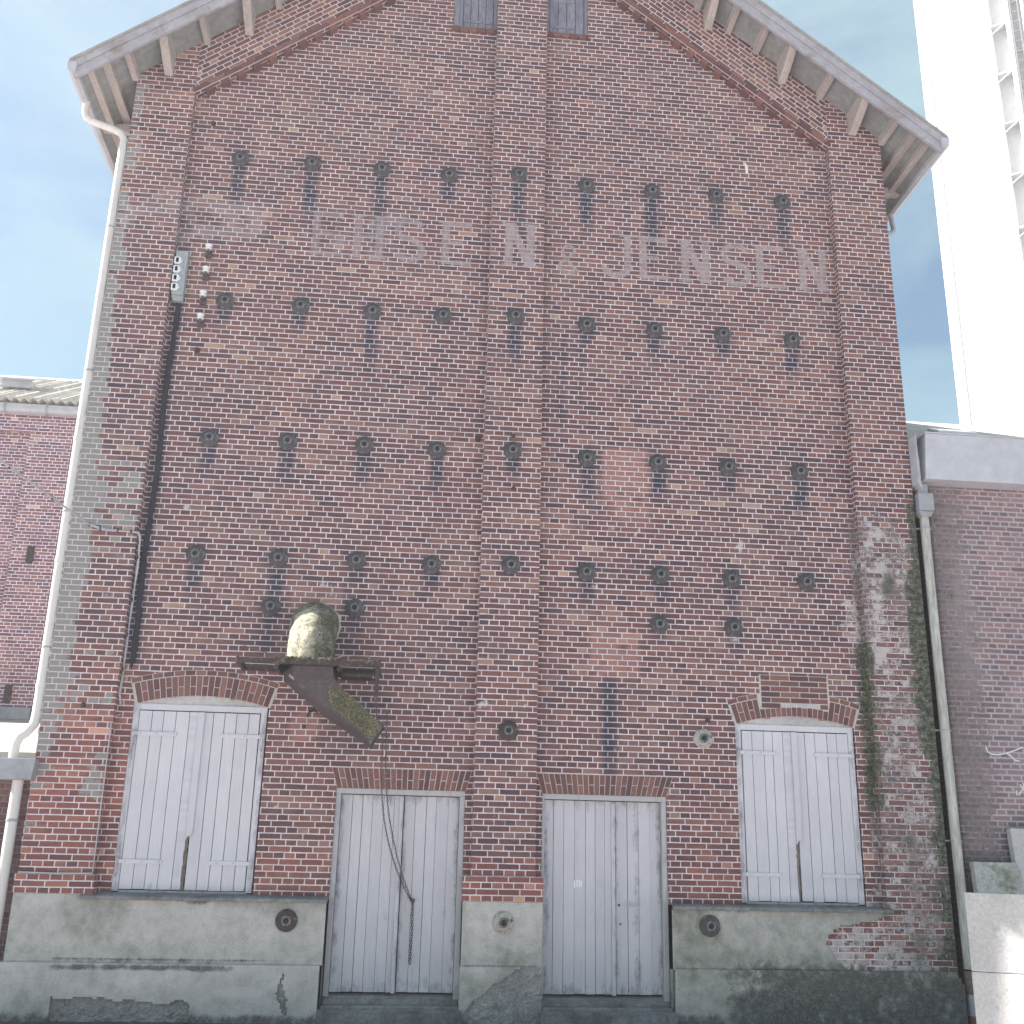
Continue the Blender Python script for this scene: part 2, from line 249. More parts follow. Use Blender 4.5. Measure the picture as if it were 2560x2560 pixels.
def moss_mat():
    k = N('mossy_pipe'); p = k.obj(); f = k.noise(p, 55, 6, 0.75); g = k.noise(p, 7, 5, 0.6)
    mo = k.ramp(f, [(0.36, (0.035, 0.035, 0.027)), (0.5, (0.11, 0.108, 0.068)), (0.64, (0.27, 0.255, 0.16))])
    me = k.ramp(k.noise(p, 34, 6, 0.75), [(0.36, (0.07, 0.067, 0.075)), (0.5, (0.22, 0.21, 0.19)), (0.62, (0.40, 0.38, 0.33))])
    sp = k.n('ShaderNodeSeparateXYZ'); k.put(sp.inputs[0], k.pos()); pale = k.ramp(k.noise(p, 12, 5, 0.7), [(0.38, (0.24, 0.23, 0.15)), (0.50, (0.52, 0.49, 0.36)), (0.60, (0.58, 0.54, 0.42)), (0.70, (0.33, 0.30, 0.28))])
    sunlit_pale = k.m_('MULTIPLY', k.rng(sp.outputs[0], -2.17, -2.25, 0, 1), k.rng(k.m_('ADD', sp.outputs[1], k.m_('MULTIPLY', k.m_('SUBTRACT', g, 0.5), 0.15)), -0.36, -0.42, 0, 1))  # cream concrete placed where the sun patch falls, sunlight put into the colour
    k.col(k.mix(k.m_('MULTIPLY', sunlit_pale, 0.8), k.mix(k.rng(g, 0.44, 0.54, 0, 1), me, mo), pale)).rough(0.95); k.bump(k.m_('ADD', f, g), 0.02, 0.9); return k.m
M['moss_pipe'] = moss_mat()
M['spout'] = simple('spout_sheet_iron', (0.075, 0.060, 0.062), 0.7, nscale=25, amt=0.3, bump=0.003, dirt=(0.2, 0.19, 0.18), dscale=9, dmin=0.62)
M['moss'] = simple('thick_moss', (0.17, 0.17, 0.105), 0.98, nscale=48, amt=0.75, bump=0.02, dirt=(0.28, 0.27, 0.16), dscale=40, dmin=0.52, dmax=0.6)
M['weed'] = simple('dry_weed', (0.13, 0.14, 0.075), 0.9, amt=0.4, bump=0)
def roof_mat(name, c, course=0.22, axis=1):
    k = N(name); p = k.obj(); sp = k.n('ShaderNodeSeparateXYZ'); k.put(sp.inputs[0], p)
    u, v = sp.outputs[0], sp.outputs[1]
    r = k.m_('DIVIDE', v, course); row = k.m_('FLOOR', r); fv = k.m_('SUBTRACT', r, row)
    cu = k.m_('ADD', k.m_('DIVIDE', u, 0.3), k.m_('MULTIPLY', k.m_('FLOORED_MODULO', row, 2.0), 0.5)); cc = k.m_('FLOOR', cu); fu = k.m_('SUBTRACT', cu, cc)
    idv = k.n('ShaderNodeCombineXYZ'); k.put(idv.inputs[0], cc); k.put(idv.inputs[1], row)
    wn = k.n('ShaderNodeTexWhiteNoise', noise_dimensions='2D'); k.put(wn.inputs['Vector'], idv.outputs[0])
    col = k.mix(1.0, c, k.ramp(wn.outputs['Value'], [(0, (0.82,)*3), (1, (1.12,)*3)]), 'MULTIPLY')
    col = k.mix(1.0, col, k.ramp(k.noise(p, 1.2, 5), [(0.3, (0.85,)*3), (0.7, (1.12,)*3)]), 'MULTIPLY')
    ln = k.m_('MINIMUM', k.rng(fv, 0.0, 0.10), k.rng(fu, 0.0, 0.05)); col = k.mix(k.m_('SUBTRACT', 1.0, ln), col, tuple(x*0.55 for x in c))
    k.col(col).rough(0.85); k.bump(k.m_('ADD', fv, wn.outputs['Value']), 0.01, 0.6); return k.m
M['roof_left'] = roof_mat('left_roof_tiles', (0.50, 0.47, 0.42)); M['roof_right'] = roof_mat('right_roof_tiles', (0.50, 0.48, 0.44))
M['felt'] = simple('pale_felt_roof', (0.32, 0.30, 0.27), 0.9, nscale=8, amt=0.15, bump=0.002)

# ---------------------------------------------------------------- mesh builders
class MB:
    def __init__(s): s.v = []; s.f = []; s.uv = []; s.mi = []; s.sm = []
    def add(s, pts, faces, uvs=None, mi=0, smooth=False):
        o = len(s.v); s.v += [tuple(p) for p in pts]
        for i_, f in enumerate(faces):
            s.f.append(tuple(o+q for q in f)); s.uv.append(uvs[i_] if uvs else None); s.mi.append(mi); s.sm.append(smooth)
        return s
    def quad(s, a, b, c, d, mi=0, uv=None): return s.add([a, b, c, d], [(0, 1, 2, 3)], [uv] if uv else None, mi)
    def box(s, x0, x1, y0, y1, z0, z1, mi=0, mtx=None):
        P = [(x0, y0, z0), (x1, y0, z0), (x1, y1, z0), (x0, y1, z0), (x0, y0, z1), (x1, y0, z1), (x1, y1, z1), (x0, y1, z1)]
        if mtx is not None: P = [tuple(mtx @ Vector(p)) for p in P]
        return s.add(P, [(0, 3, 2, 1), (4, 5, 6, 7), (0, 1, 5, 4), (1, 2, 6, 5), (2, 3, 7, 6), (3, 0, 4, 7)], None, mi)
    def hexa(s, P, mi=0):                     # 8 points, bottom 4 then top 4
        return s.add(P, [(0, 3, 2, 1), (4, 5, 6, 7), (0, 1, 5, 4), (1, 2, 6, 5), (2, 3, 7, 6), (3, 0, 4, 7)], None, mi)
    def prism(s, poly, axis, a, b, mi=0):     # polygon extruded along an axis; poly in the two other axes
        def pt(p, q): return {'x': (q, p[0], p[1]), 'y': (p[0], q, p[1]), 'z': (p[0], p[1], q)}[axis]
        n = len(poly); P = [pt(p, a) for p in poly]+[pt(p, b) for p in poly]
        s.add(P, [tuple(range(n))[::-1], tuple(range(n, 2*n))]+[(i_, (i_+1) % n, n+(i_+1) % n, n+i_) for i_ in range(n)], None, mi); return s
    def tube(s, path, r, n=12, mi=0, cap=True, smooth=True, squash=None):
        path = [Vector(p) for p in path]; m = len(path); R_ = r if isinstance(r, (list, tuple)) else [r]*m
        rings = []; ref = None
        for i_ in range(m):
            t = ((path[min(i_+1, m-1)]-path[i_]).normalized() + (path[i_]-path[max(i_-1, 0)]).normalized()).normalized()
            if ref is None: ref = t.orthogonal().normalized()
            a = (ref - t*ref.dot(t)).normalized(); ref = a; b = t.cross(a)
            rings.append([path[i_]+(a*math.cos(2*math.pi*j/n)+b*math.sin(2*math.pi*j/n))*R_[i_] for j in range(n)])
        P = [p for q in rings for p in q]; F = []
        for i_ in range(m-1):
            for j in range(n): F.append((i_*n+j, i_*n+(j+1) % n, (i_+1)*n+(j+1) % n, (i_+1)*n+j))
        s.add(P, F, None, mi, smooth)
        if cap: s.add(P[:n], [tuple(range(n))[::-1]], None, mi); s.add(P[-n:], [tuple(range(n))], None, mi)
        return s
    def lathe(s, prof, n=16, mtx=None, mi=0, smooth=True, jit=0.0):      # profile (r, h) round z
        P = []; 
        jj = [1+random.uniform(-jit, jit) for _ in range(n)]
        for r, h in prof:
            for j in range(n): 
                a = 2*math.pi*j/n; P.append(Vector((r*jj[j]*math.cos(a), r*jj[j]*math.sin(a), h)))
        if mtx is not None: P = [mtx @ p for p in P]
        F = [(i_*n+j, i_*n+(j+1) % n, (i_+1)*n+(j+1) % n, (i_+1)*n+j) for i_ in range(len(prof)-1) for j in range(n)]
        s.add(P, F, None, mi, smooth); s.add(P[-n:], [tuple(range(n))], None, mi); s.add(P[:n], [tuple(range(n))[::-1]], None, mi); return s
    def build(s, name, mats, parent=None, origin=None, bevel=0, masks=None):
        me = bpy.data.meshes.new(name); o_ = Vector(origin) if origin else Vector((0, 0, 0))
        V = [Vector(p)-o_ for p in s.v]; me.from_pydata(V, [], s.f)
        ul = me.uv_layers.new(name='UVMap'); uvs = np.zeros(len(me.loops)*2, dtype=np.float32); k = 0
        for fi, f in enumerate(s.f):
            if s.uv[fi] is not None:
                for q in s.uv[fi]: uvs[2*k] = q[0]; uvs[2*k+1] = q[1]; k += 1
            else:
                a, b, c = (Vector(s.v[f[0]]), Vector(s.v[f[1]]), Vector(s.v[f[2]])); n = (b-a).cross(c-a)
                ax, ay, az = abs(n.x), abs(n.y), abs(n.z)
                for vi in f:
                    p = s.v[vi]
                    if ay >= ax and ay >= az: uvs[2*k] = p[0]; uvs[2*k+1] = p[2]
                    elif ax >= az: uvs[2*k] = p[1]+0.06; uvs[2*k+1] = p[2]
                    else: uvs[2*k] = p[0]; uvs[2*k+1] = p[1]
                    k += 1
        ul.data.foreach_set('uv', uvs)
        me.polygons.foreach_set('material_index', s.mi); me.polygons.foreach_set('use_smooth', s.sm)
        for m_ in (mats if isinstance(mats, (list, tuple)) else [mats]): me.materials.append(m_)
        if masks:
            A = np.array(s.v, dtype=np.float64); ra, rb = masks(A[:, 0], A[:, 1], A[:, 2])
            for nm, arr in (('stain_a', ra), ('stain_b', rb)):
                at = me.color_attributes.new(nm, 'FLOAT_COLOR', 'POINT'); at.data.foreach_set('color', np.clip(arr, 0, 1).astype(np.float32).ravel())
        me.update(); ob = bpy.data.objects.new(name, me); C.objects.link(ob); ob.location = o_
        if bevel:
            b = ob.modifiers.new('bevel', 'BEVEL'); b.width = bevel; b.segments = 2; b.limit_method = 'ANGLE'
        if parent is not None: ob.parent = parent; ob.matrix_parent_inverse = Matrix.Translation(-parent_world(parent))
        return ob
def parent_world(p):
    t = Vector((0, 0, 0))
    while p is not None: t += p.location; p = p.parent
    return t
def fixparent(o, p):
    o.parent = p; o.matrix_parent_inverse = Matrix.Identity(4); o.location = o.location - parent_world(p)
# simpler: children keep world coordinates by storing local offset
def _build(self, name, mats, parent=None, origin=None, bevel=0, masks=None, _b=MB.build):
    ob = _b(self, name, mats, None, origin, bevel, masks)
    if parent is not None: fixparent(ob, parent)
    return ob
MB.build = _build
def tag(o, label=None, cat=None, group=None, kind=None):
    if label: o['label'] = label
    if cat: o['category'] = cat
    if group: o['group'] = group
    if kind: o['kind'] = kind
    return o
def thing(name, loc, label, cat, group=None):
    o = bpy.data.objects.new(name, None); C.objects.link(o); o.location = loc; o.empty_display_size = 0.2; return tag(o, label, cat, group)
def dup(o, parent=None, delta=(0, 0, 0)):
    c = o.copy(); C.objects.link(c)
    if parent is not None: c.parent = parent
    c.location = o.location + Vector(delta)
    for ch in list(o.children): dup(ch, c)
    return c
def lines(a, b, res, extra=()):
    L_ = [a, b]+[e for e in extra if a < e < b]; L_.sort(); out = [L_[0]]
    for p, q in zip(L_, L_[1:]):
        n = max(1, int(round((q-p)/res)))
        out += [p+(q-p)*i_/n for i_ in range(1, n+1)]
    return out
def grid(mb, xs, zs, y, keep, mi=0, yfn=None):
    nx, nz_ = len(xs), len(zs); base = len(mb.v)
    for z in zs:
        for x in xs: mb.v.append((x, y if yfn is None else yfn(x, z), z))
    for j in range(nz_-1):
        zc = (zs[j]+zs[j+1])/2
        for i_ in range(nx-1):
            if keep((xs[i_]+xs[i_+1])/2, zc):
                a = base+j*nx+i_; mb.f.append((a, a+1, a+nx+1, a+nx)); mb.uv.append(None); mb.mi.append(mi); mb.sm.append(False)
def inpoly(x, y, P):
    c = False; j = len(P)-1
    for i_ in range(len(P)):
        xi, yi = P[i_]; xj, yj = P[j]
        if (yi > y) != (yj > y) and x < (xj-xi)*(y-yi)/(yj-yi)+xi: c = not c
        j = i_
    return c
_tab = rng.random((256, 256))
def vn(x, y, s_=1.0):                         # value noise, arrays or scalars
    x = np.asarray(x, dtype=float)*s_+1000; y = np.asarray(y, dtype=float)*s_+1000
    xi = np.floor(x).astype(int); yi = np.floor(y).astype(int); fx = x-xi; fy = y-yi; fx = fx*fx*(3-2*fx); fy = fy*fy*(3-2*fy)
    g = lambda a, b: _tab[a % 256, b % 256]
    return (g(xi, yi)*(1-fx)+g(xi+1, yi)*fx)*(1-fy)+(g(xi, yi+1)*(1-fx)+g(xi+1, yi+1)*fx)*fy
def fbm(x, y, s_): return 0.5*vn(x, y, s_)+0.3*vn(x, y, s_*2.1)+0.2*vn(x, y, s_*4.3)
def sst(a, b, x): t = np.clip((x-a)/(b-a), 0, 1); return t*t*(3-2*t)
# ================================================================ GROUND
g_ = MB(); g_.quad((-400, -400, GZ), (400, -400, GZ), (400, 600, GZ), (-400, 600, GZ))
tag(g_.build('ground', M['yard']), kind='structure')
g_ = MB(); g_.quad((-14, -1.5, GZ+0.004), (14, -1.5, GZ+0.004), (14, 0.5, GZ+0.004), (-14, 0.5, GZ+0.004))  # dark sheet, widened to cover the sunlit pale yard by the wall
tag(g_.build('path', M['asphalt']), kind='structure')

# ================================================================ MAIN WAREHOUSE
XC, XI, XP, PY = 5.15, 4.385, 0.354, 0.12      # outer corner, pilaster inner edge, centre pilaster half width, recess depth
soff = lambda x: 10.35+0.778*(5.15-abs(x))
corb = lambda x: 10.12+0.757*(4.4-abs(x))
wh = thing('brick_warehouse', (0, 0, GZ), 'tall gabled red brick warehouse with faded painted lettering and rows of iron anchor plates', 'warehouse')
WL = (-4.205, -2.710, 0.0, 2.05); WR = (2.732, 4.195, 0.0, 2.03); DL = (-1.89, -0.44, -1.1, 1.17); DR = (0.44, 1.885, -1.1, 1.17)
GWL = (-0.975, -XP, 11.70, 13.0); GWR = (XP, 0.965, 11.75, 13.0)
def arc_top(w, x, rise=0.10, z=2.03):
    c = (w[0]+w[1])/2; h = (w[1]-w[0])/2; R_ = (h*h+rise*rise)/(2*rise); return z+rise-R_+math.sqrt(max(0, R_*R_-(x-c)**2))
COLS = (-3.71, -2.76, -1.835, -0.94, 0.0, 0.95, 1.855, 2.765, 3.71)
plates = []                                   # x, z, streak length, strength, halfwidth
ln_ = {9.25: (0.75, 1.0, 1.3, 0.42, 0.95, 0.75, 1.2, 0.55, 0.8), 7.13: (0.25, 0.28, 0.95, 0.1, 0.75, 0.25, 0.4, 0.3, 0.55), 5.27: (0.4, 0.5, 0.5, 0.55, 0.3, 0.55, 0.5, 0.3, 0.55), 3.80: (0.5, 0.55, 0.25, 0.3, 0.1, 0.4, 0.35, 0.35, 0.1)}
for z_, ls in ln_.items():
    for x_, l_ in zip(COLS, ls): plates.append((x_+random.uniform(-.01, .01), z_+random.uniform(-.012, .012), l_, 0.8+0.3*random.random() if l_ > 0.2 else 0.4))
for x_, z_, l_ in ((-2.795, 3.205, 0.6), (-1.82, 3.225, 0.3), (1.838, 3.19, 0.15), (2.763, 3.19, 0.25)): plates.append((x_, z_, l_, 0.6))
def wall_masks(X, Y, Z):
    n = len(X); a = np.zeros((n, 4)); b = np.zeros((n, 4)); f1 = fbm(X, Z, 1.3); f2 = fbm(X+7, Z-3, 4.5); f3 = fbm(X*2, Z*0.35, 3.0)
    soot = np.zeros(n)
    for (x, z, l, s_) in plates:
        dx = np.abs(X-x-0.012*np.sin(Z*9)); fade = np.clip((Z-(z-0.1-l))/(l*0.55+0.01), 0, 1)*(Z < z)
        soot = np.maximum(soot, s_*sst(0.12, 0.045, dx)*fade*(0.65+0.55*f2))
        soot = np.maximum(soot, 0.28*sst(0.26, 0.10, np.hypot(X-x, Z-z)))
    # long tarry run beside the left pilaster, following the black trunking
    tx = -4.29+0.012*np.sin(Z*3); on = (Z > 2.45)*(Z < 7.3); soot = np.maximum(soot, on*sst(0.11, 0.04, np.abs(X-tx+0.01*f1))*0.95)
    soot = np.maximum(soot, (Z >= 7.1)*(Z < 9.0)*(Y > 0.06)*sst(0.2, 0.02, np.abs(X+4.33))*0.6*sst(9.0, 7.4, Z))
    # drips near the centre and a streak below the fresh patch
    for x, z1, z0, s_ in ((0.62, 7.0, 5.75, 0.6), (0.655, 6.9, 5.6, 0.35), (0.88, 6.85, 6.0, 0.4), (0.84, 6.9, 6.3, 0.35), (0.56, 6.9, 6.4, 0.3)):
        soot = np.maximum(soot, s_*sst(0.035, 0.01, np.abs(X-x-0.02*np.sin(Z*4)))*(Z < z1)*(Z > z0)*(Y > 0.06))
    soot = np.maximum(soot, 0.85*sst(0.13, 0.04, np.abs(X-1.22))*sst(2.62, 2.45, Z)*sst(1.25, 1.45, Z))
    soot = np.maximum(soot, 0.25*sst(0.62, 0.82, f1)*(Z < 8))
    # under the slide gate
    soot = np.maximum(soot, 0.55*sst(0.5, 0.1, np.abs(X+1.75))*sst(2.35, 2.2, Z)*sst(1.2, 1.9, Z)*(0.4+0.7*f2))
    # soot band at the foot of the gable band
    lime = np.zeros(n); moss = np.zeros(n); pink = np.zeros(n); grey = np.zeros(n); red = np.zeros(n); cr = np.zeros(n); wash = np.zeros(n)
    # right hand pilaster: efflorescence inside, moss outside
    zz = sst(5.35, 4.2, Z)
    lime = np.maximum(lime, zz*sst(0.42, 0.04, np.abs(X-4.54-0.05*np.sin(Z*2)))*sst(0.6, 2.6, Z)*(0.12+0.85*fbm(X+2, Z, 7)))
    lime = np.maximum(lime, 0.75*sst(4.4, 3.6, Z)*sst(0.34, 0.0, np.abs(X-4.28))*(0.2+0.9*f2)*sst(1.7, 2.4, Z))
    lime = np.maximum(lime, 0.46*sst(5.2, 4.0, Z)*(X > 4.3)*(0.3+f2)); lime = np.maximum(lime, 0.75*(X > 3.55)*sst(0.35, -0.1, Z)*(X < 4.95)*(0.25+f2)); lime = np.maximum(lime, 0.55*sst(4.6, 3.6, Z)*(X > 4.39)*(X < 4.95)*(0.2+1.1*fbm(X*1.5, Z*1.5+5, 6)))
    cr = np.maximum(cr, sst(5.3, 4.4, Z)*(X > 4.30)*(0.42+0.55*f1)*0.95)
    mz = sst(5.3, 4.7, Z); edge_ = 4.90+0.04*np.sin(Z*1.7)+0.22*(f2-0.5)+0.03*sst(2.0, 0.0, Z)
    moss = np.maximum(moss, mz*sst(edge_-0.06, edge_+0.17, X)*0.95)
    moss = np.maximum(moss, 0.62*sst(4.3, 3.8, Z)*sst(0.24, 0.0, np.abs(X-4.72))*f1*1.3)
    moss = np.maximum(moss, 0.95*sst(3.3, 2.9, Z)*sst(0.5, 1.5, Z)*sst(0.17, 0.05, np.abs(X-4.36))*(Y > -1)*(0.4+0.8*f2))
    moss = np.maximum(moss, 0.7*(X > 3.7)*(Z < 0.0)*(0.3+0.5*f1)+0*X); moss = np.where((X > 4.99) & (Z < 0.6), moss*0.75, moss)
    # fresh patches
    pink = np.maximum(pink, 0.9*(Y > .06)*sst(0.0, 0.06, X-1.12)*sst(0.0, 0.2, 1.85-X)*sst(4.2, 4.7, Z)*sst(5.46, 5.40, Z)*sst(0.32, 0.5, f2+0.25*(Z > 4.95)))
    pink = np.maximum(pink, 0.8*(Y > .06)*sst(0.0, 0.05, X-0.98)*sst(0.0, 0.05, 1.60-X)*sst(2.46, 2.56, Z)*sst(3.10, 3.02, Z)*sst(0.28, 0.45, f2))
    pink = np.maximum(pink, 0.75*sst(0.175, 0.16, np.hypot(X+2.30, Z-1.83)))
    pink = np.maximum(pink, 0.7*(X > -2.58)*(X < -1.95)*sst(3.5, 3.42, Z)*(Z > 3.2)*0.9)
    # cement grey quoins on the left pilaster
    gx = -5.15+0.12+0.12*sst(7.5, 3.0, Z)*sst(0.5, 3.0, Z)+0.1*(f2-0.5)
    grey = np.maximum(grey, 0.95*sst(gx+0.10, gx-0.04, X)*sst(-0.1, 2.6, Z)*(X < -4.4)*(0.55+0.45*sst(9.6, 6, Z)))
    grey = np.maximum(grey, 0.75*(X < XI*-1)*sst(0.9, 0.2, np.abs(Z-4.35))*(0.35+0.6*f2)); grey = np.maximum(grey, 0.5*(X < -XI)*sst(0.5, 0.7, f2)*sst(5, 1.5, Z)*(Z > 0.8))
    red = np.maximum(red, 0.9*(X < -4.15)*sst(2.9, 1.4, Z)); red = np.maximum(red, 0.75*(Z < 0.45)*(X < 0.6)); red = np.maximum(red, 0.8*(Y < .06)*(np.abs(X) < 0.5)*(Z < 0.28))
    red = np.maximum(red, 0.55*sst(0.0, 1, 1-Z/2.2)*(X > 2.1)*(X < 2.8)); red = np.maximum(red, 0.35*sst(0.6, 0.8, f1))
    # old wash marks round the lettering band and small lime spots
    wash = np.maximum(wash, 0.7*sst(0.45, 0.2, np.abs(Z-8.25))*sst(0.45, 0.75, f2)*(X < -1.5))
    lime = np.maximum(lime, 0.65*sst(0.78, 0.86, fbm(X+31, Z+11, 2.6))*(Z < 4.6))
    for x, z in ((1.6, 3.45), (1.05, 3.62), (1.45, 3.78), (2.0, 3.3), (1.28, 3.55), (2.76, 3.05), (-1.2, -0.1)): lime = np.maximum(lime, 0.6*sst(0.10, 0.0, np.hypot((X-x), (Z-z))))
    a[:, 0] = soot; a[:, 1] = lime; a[:, 2] = moss; a[:, 3] = pink; b[:, 0] = grey; b[:, 1] = red; b[:, 2] = cr; b[:, 3] = wash
    return a, b
mb = MB()
opens = [WL, WR, DL, DR, GWL, GWR]
ex = [v for o in opens for v in (o[0], o[1])]+[XP, -XP]; ez = [v for o in opens for v in (o[2], o[3])]
def keep_rec(x, z):
    if abs(x) < XP: return False
    for o in (WL, WR):
        if o[0] < x < o[1] and z < arc_top(o, x)+0.02: return False
    for o in (DL, DR, GWL, GWR):
        if o[0] < x < o[1] and o[2] < z < o[3]: return False
    return z < corb(x)+0.12
xs = lines(-XI, XI, 0.055, ex); zs = lines(0.0, 13.6, 0.055, ez)
grid(mb, xs, zs, PY, keep_rec)
grid(mb, lines(-XC, -XI, 0.05), lines(0.0, 11.0, 0.055), 0.0, lambda x, z: z < soff(x)+0.06)
# right pilaster runs down to the base where the render has fallen off
grid(mb, lines(XI, XC, 0.05), lines(0.0, 11.0, 0.055), 0.0, lambda x, z: z < soff(x)+0.06)
grid(mb, lines(3.50, XC, 0.05), lines(-0.72, 0.0, 0.05), 0.0, lambda x, z: True)
grid(mb, lines(-XP, XP, 0.05), lines(0.0, 14.4, 0.055), 0.0, lambda x, z: z < soff(x)+0.06)
# returns of the pilasters
def ret(x, z0, z1, y0=0.0, y1=PY):
    for za, zb in zip(lines(z0, z1, 0.2), lines(z0, z1, 0.2)[1:]):
        mb.quad((x, y0, za), (x, y1, za), (x, y1, zb), (x, y0, zb))
ret(-XI, 0, 10.2); ret(XI, 0, 10.2); ret(-XP, 0, 14.2); ret(XP, 0, 14.2)
# slanted gable band, brick laid with the rake
for sx in (-1, 1):
    n_ = 60; ang = math.atan(0.757)
    for i_ in range(n_):
        xa = XP+(XI-XP)*i_/n_; xb = XP+(XI-XP)*(i_+1)/n_
        P = [(sx*xa, 0, corb(xa)), (sx*xb, 0, corb(xb)), (sx*xb, 0, soff(xb)+0.06), (sx*xa, 0, soff(xa)+0.06)]
        uv = []
        for p in P:
            X_, Z_ = abs(p[0]), p[2]-corb(0.0); uv.append((X_*math.cos(ang)-Z_*math.sin(ang)+50, X_*math.sin(ang)+Z_*math.cos(ang)))
        if sx < 0: P = P[::-1]; uv = uv[::-1]
        mb.quad(*P, uv=uv)
        P = [(sx*xa, 0, corb(xa)), (sx*xb, 0, corb(xb)), (sx*xb, PY, corb(xb)), (sx*xa, PY, corb(xa))]; mb.quad(*P)
# side and back walls, door piers
for x in (-XC, XC):
    for ya, yb in zip(lines(0, 15, 1.0), lines(0, 15, 1.0)[1:]):
        for za, zb in zip(lines(GZ, 10.36, 0.6), lines(GZ, 10.36, 0.6)[1:]): mb.quad((x, ya, za), (x, yb, za), (x, yb, zb), (x, ya, zb))
mb.add([(-XC, 15, GZ), (XC, 15, GZ), (XC, 15, 10.36), (0, 15, 14.36), (-XC, 15, 10.36)], [(0, 1, 2, 3, 4)])
# reveals of the openings
def reveal(o, y0, y1, top=True):
    mb.quad((o[0], y0, o[2]), (o[0], y1, o[2]), (o[0], y1, o[3]), (o[0], y0, o[3])); mb.quad((o[1], y0, o[2]), (o[1], y0, o[3]), (o[1], y1, o[3]), (o[1], y1, o[2]))
    if top: mb.quad((o[0], y0, o[3]), (o[1], y0, o[3]), (o[1], y1, o[3]), (o[0], y1, o[3]))
reveal(DL, PY, 0.34); reveal(DR, PY, 0.34); reveal(GWL, PY, 0.3); reveal(GWR, PY, 0.3); reveal(WL, PY, 0.26, False); reveal(WR, PY, 0.26, False)
wall = mb.build('wall', M['brick'], wh, masks=wall_masks)
# brick plinth bands at the foot of the pilasters
def bands_masks(X, Y, Z):
    n = len(X); a = np.zeros((n, 4)); b = np.zeros((n, 4)); b[:, 1] = 0.85; a[:, 1] = 0.15*fbm(X, Z, 5); b[:, 2] = 0.35*fbm(X, Z, 3); return a, b
mb = MB()
mb.box(-0.445, 0.445, -0.035, PY, 0.0, 4*CO)
mb.build('pilaster_base', M['brick'], wh, bevel=0.012, masks=bands_masks)
mb = MB(); mb.box(-5.175, -4.35, -0.03, PY, 0.0, 3*CO)
mb.build('pilaster_base', M['brick'], wh, bevel=0.012, masks=bands_masks)
# dentil course under the gable band
for sx in (-1, 1):
    mb = MB(); ang = math.atan(0.757)*(-sx)
    x = 0.5
    while x < 4.3:
        m_ = Matrix.Translation((sx*x, 0.055, corb(x)-0.035)) @ Matrix.Rotation(-ang, 4, 'Y')
        mb.box(-0.056, 0.056, -0.045, 0.06, -0.03, 0.035, mtx=m_); x += 0.195
    x0, x1 = 0.36, 4.38
    m_ = Matrix.Translation((sx*(x0+x1)/2, 0, corb((x0+x1)/2)-0.0)) @ Matrix.Rotation(-ang, 4, 'Y'); Lh = (x1-x0)/2/math.cos(math.atan(0.757))
    q_ = -Lh
    while q_ < Lh-0.05: mb.box(q_, min(q_+0.226, Lh), -0.018+random.uniform(-.003, .003), 0.1, 0.008, 0.064, mtx=m_); q_ += 0.237
    mb.build('dentil_course', M['arch_brick'], wh, bevel=0.004)

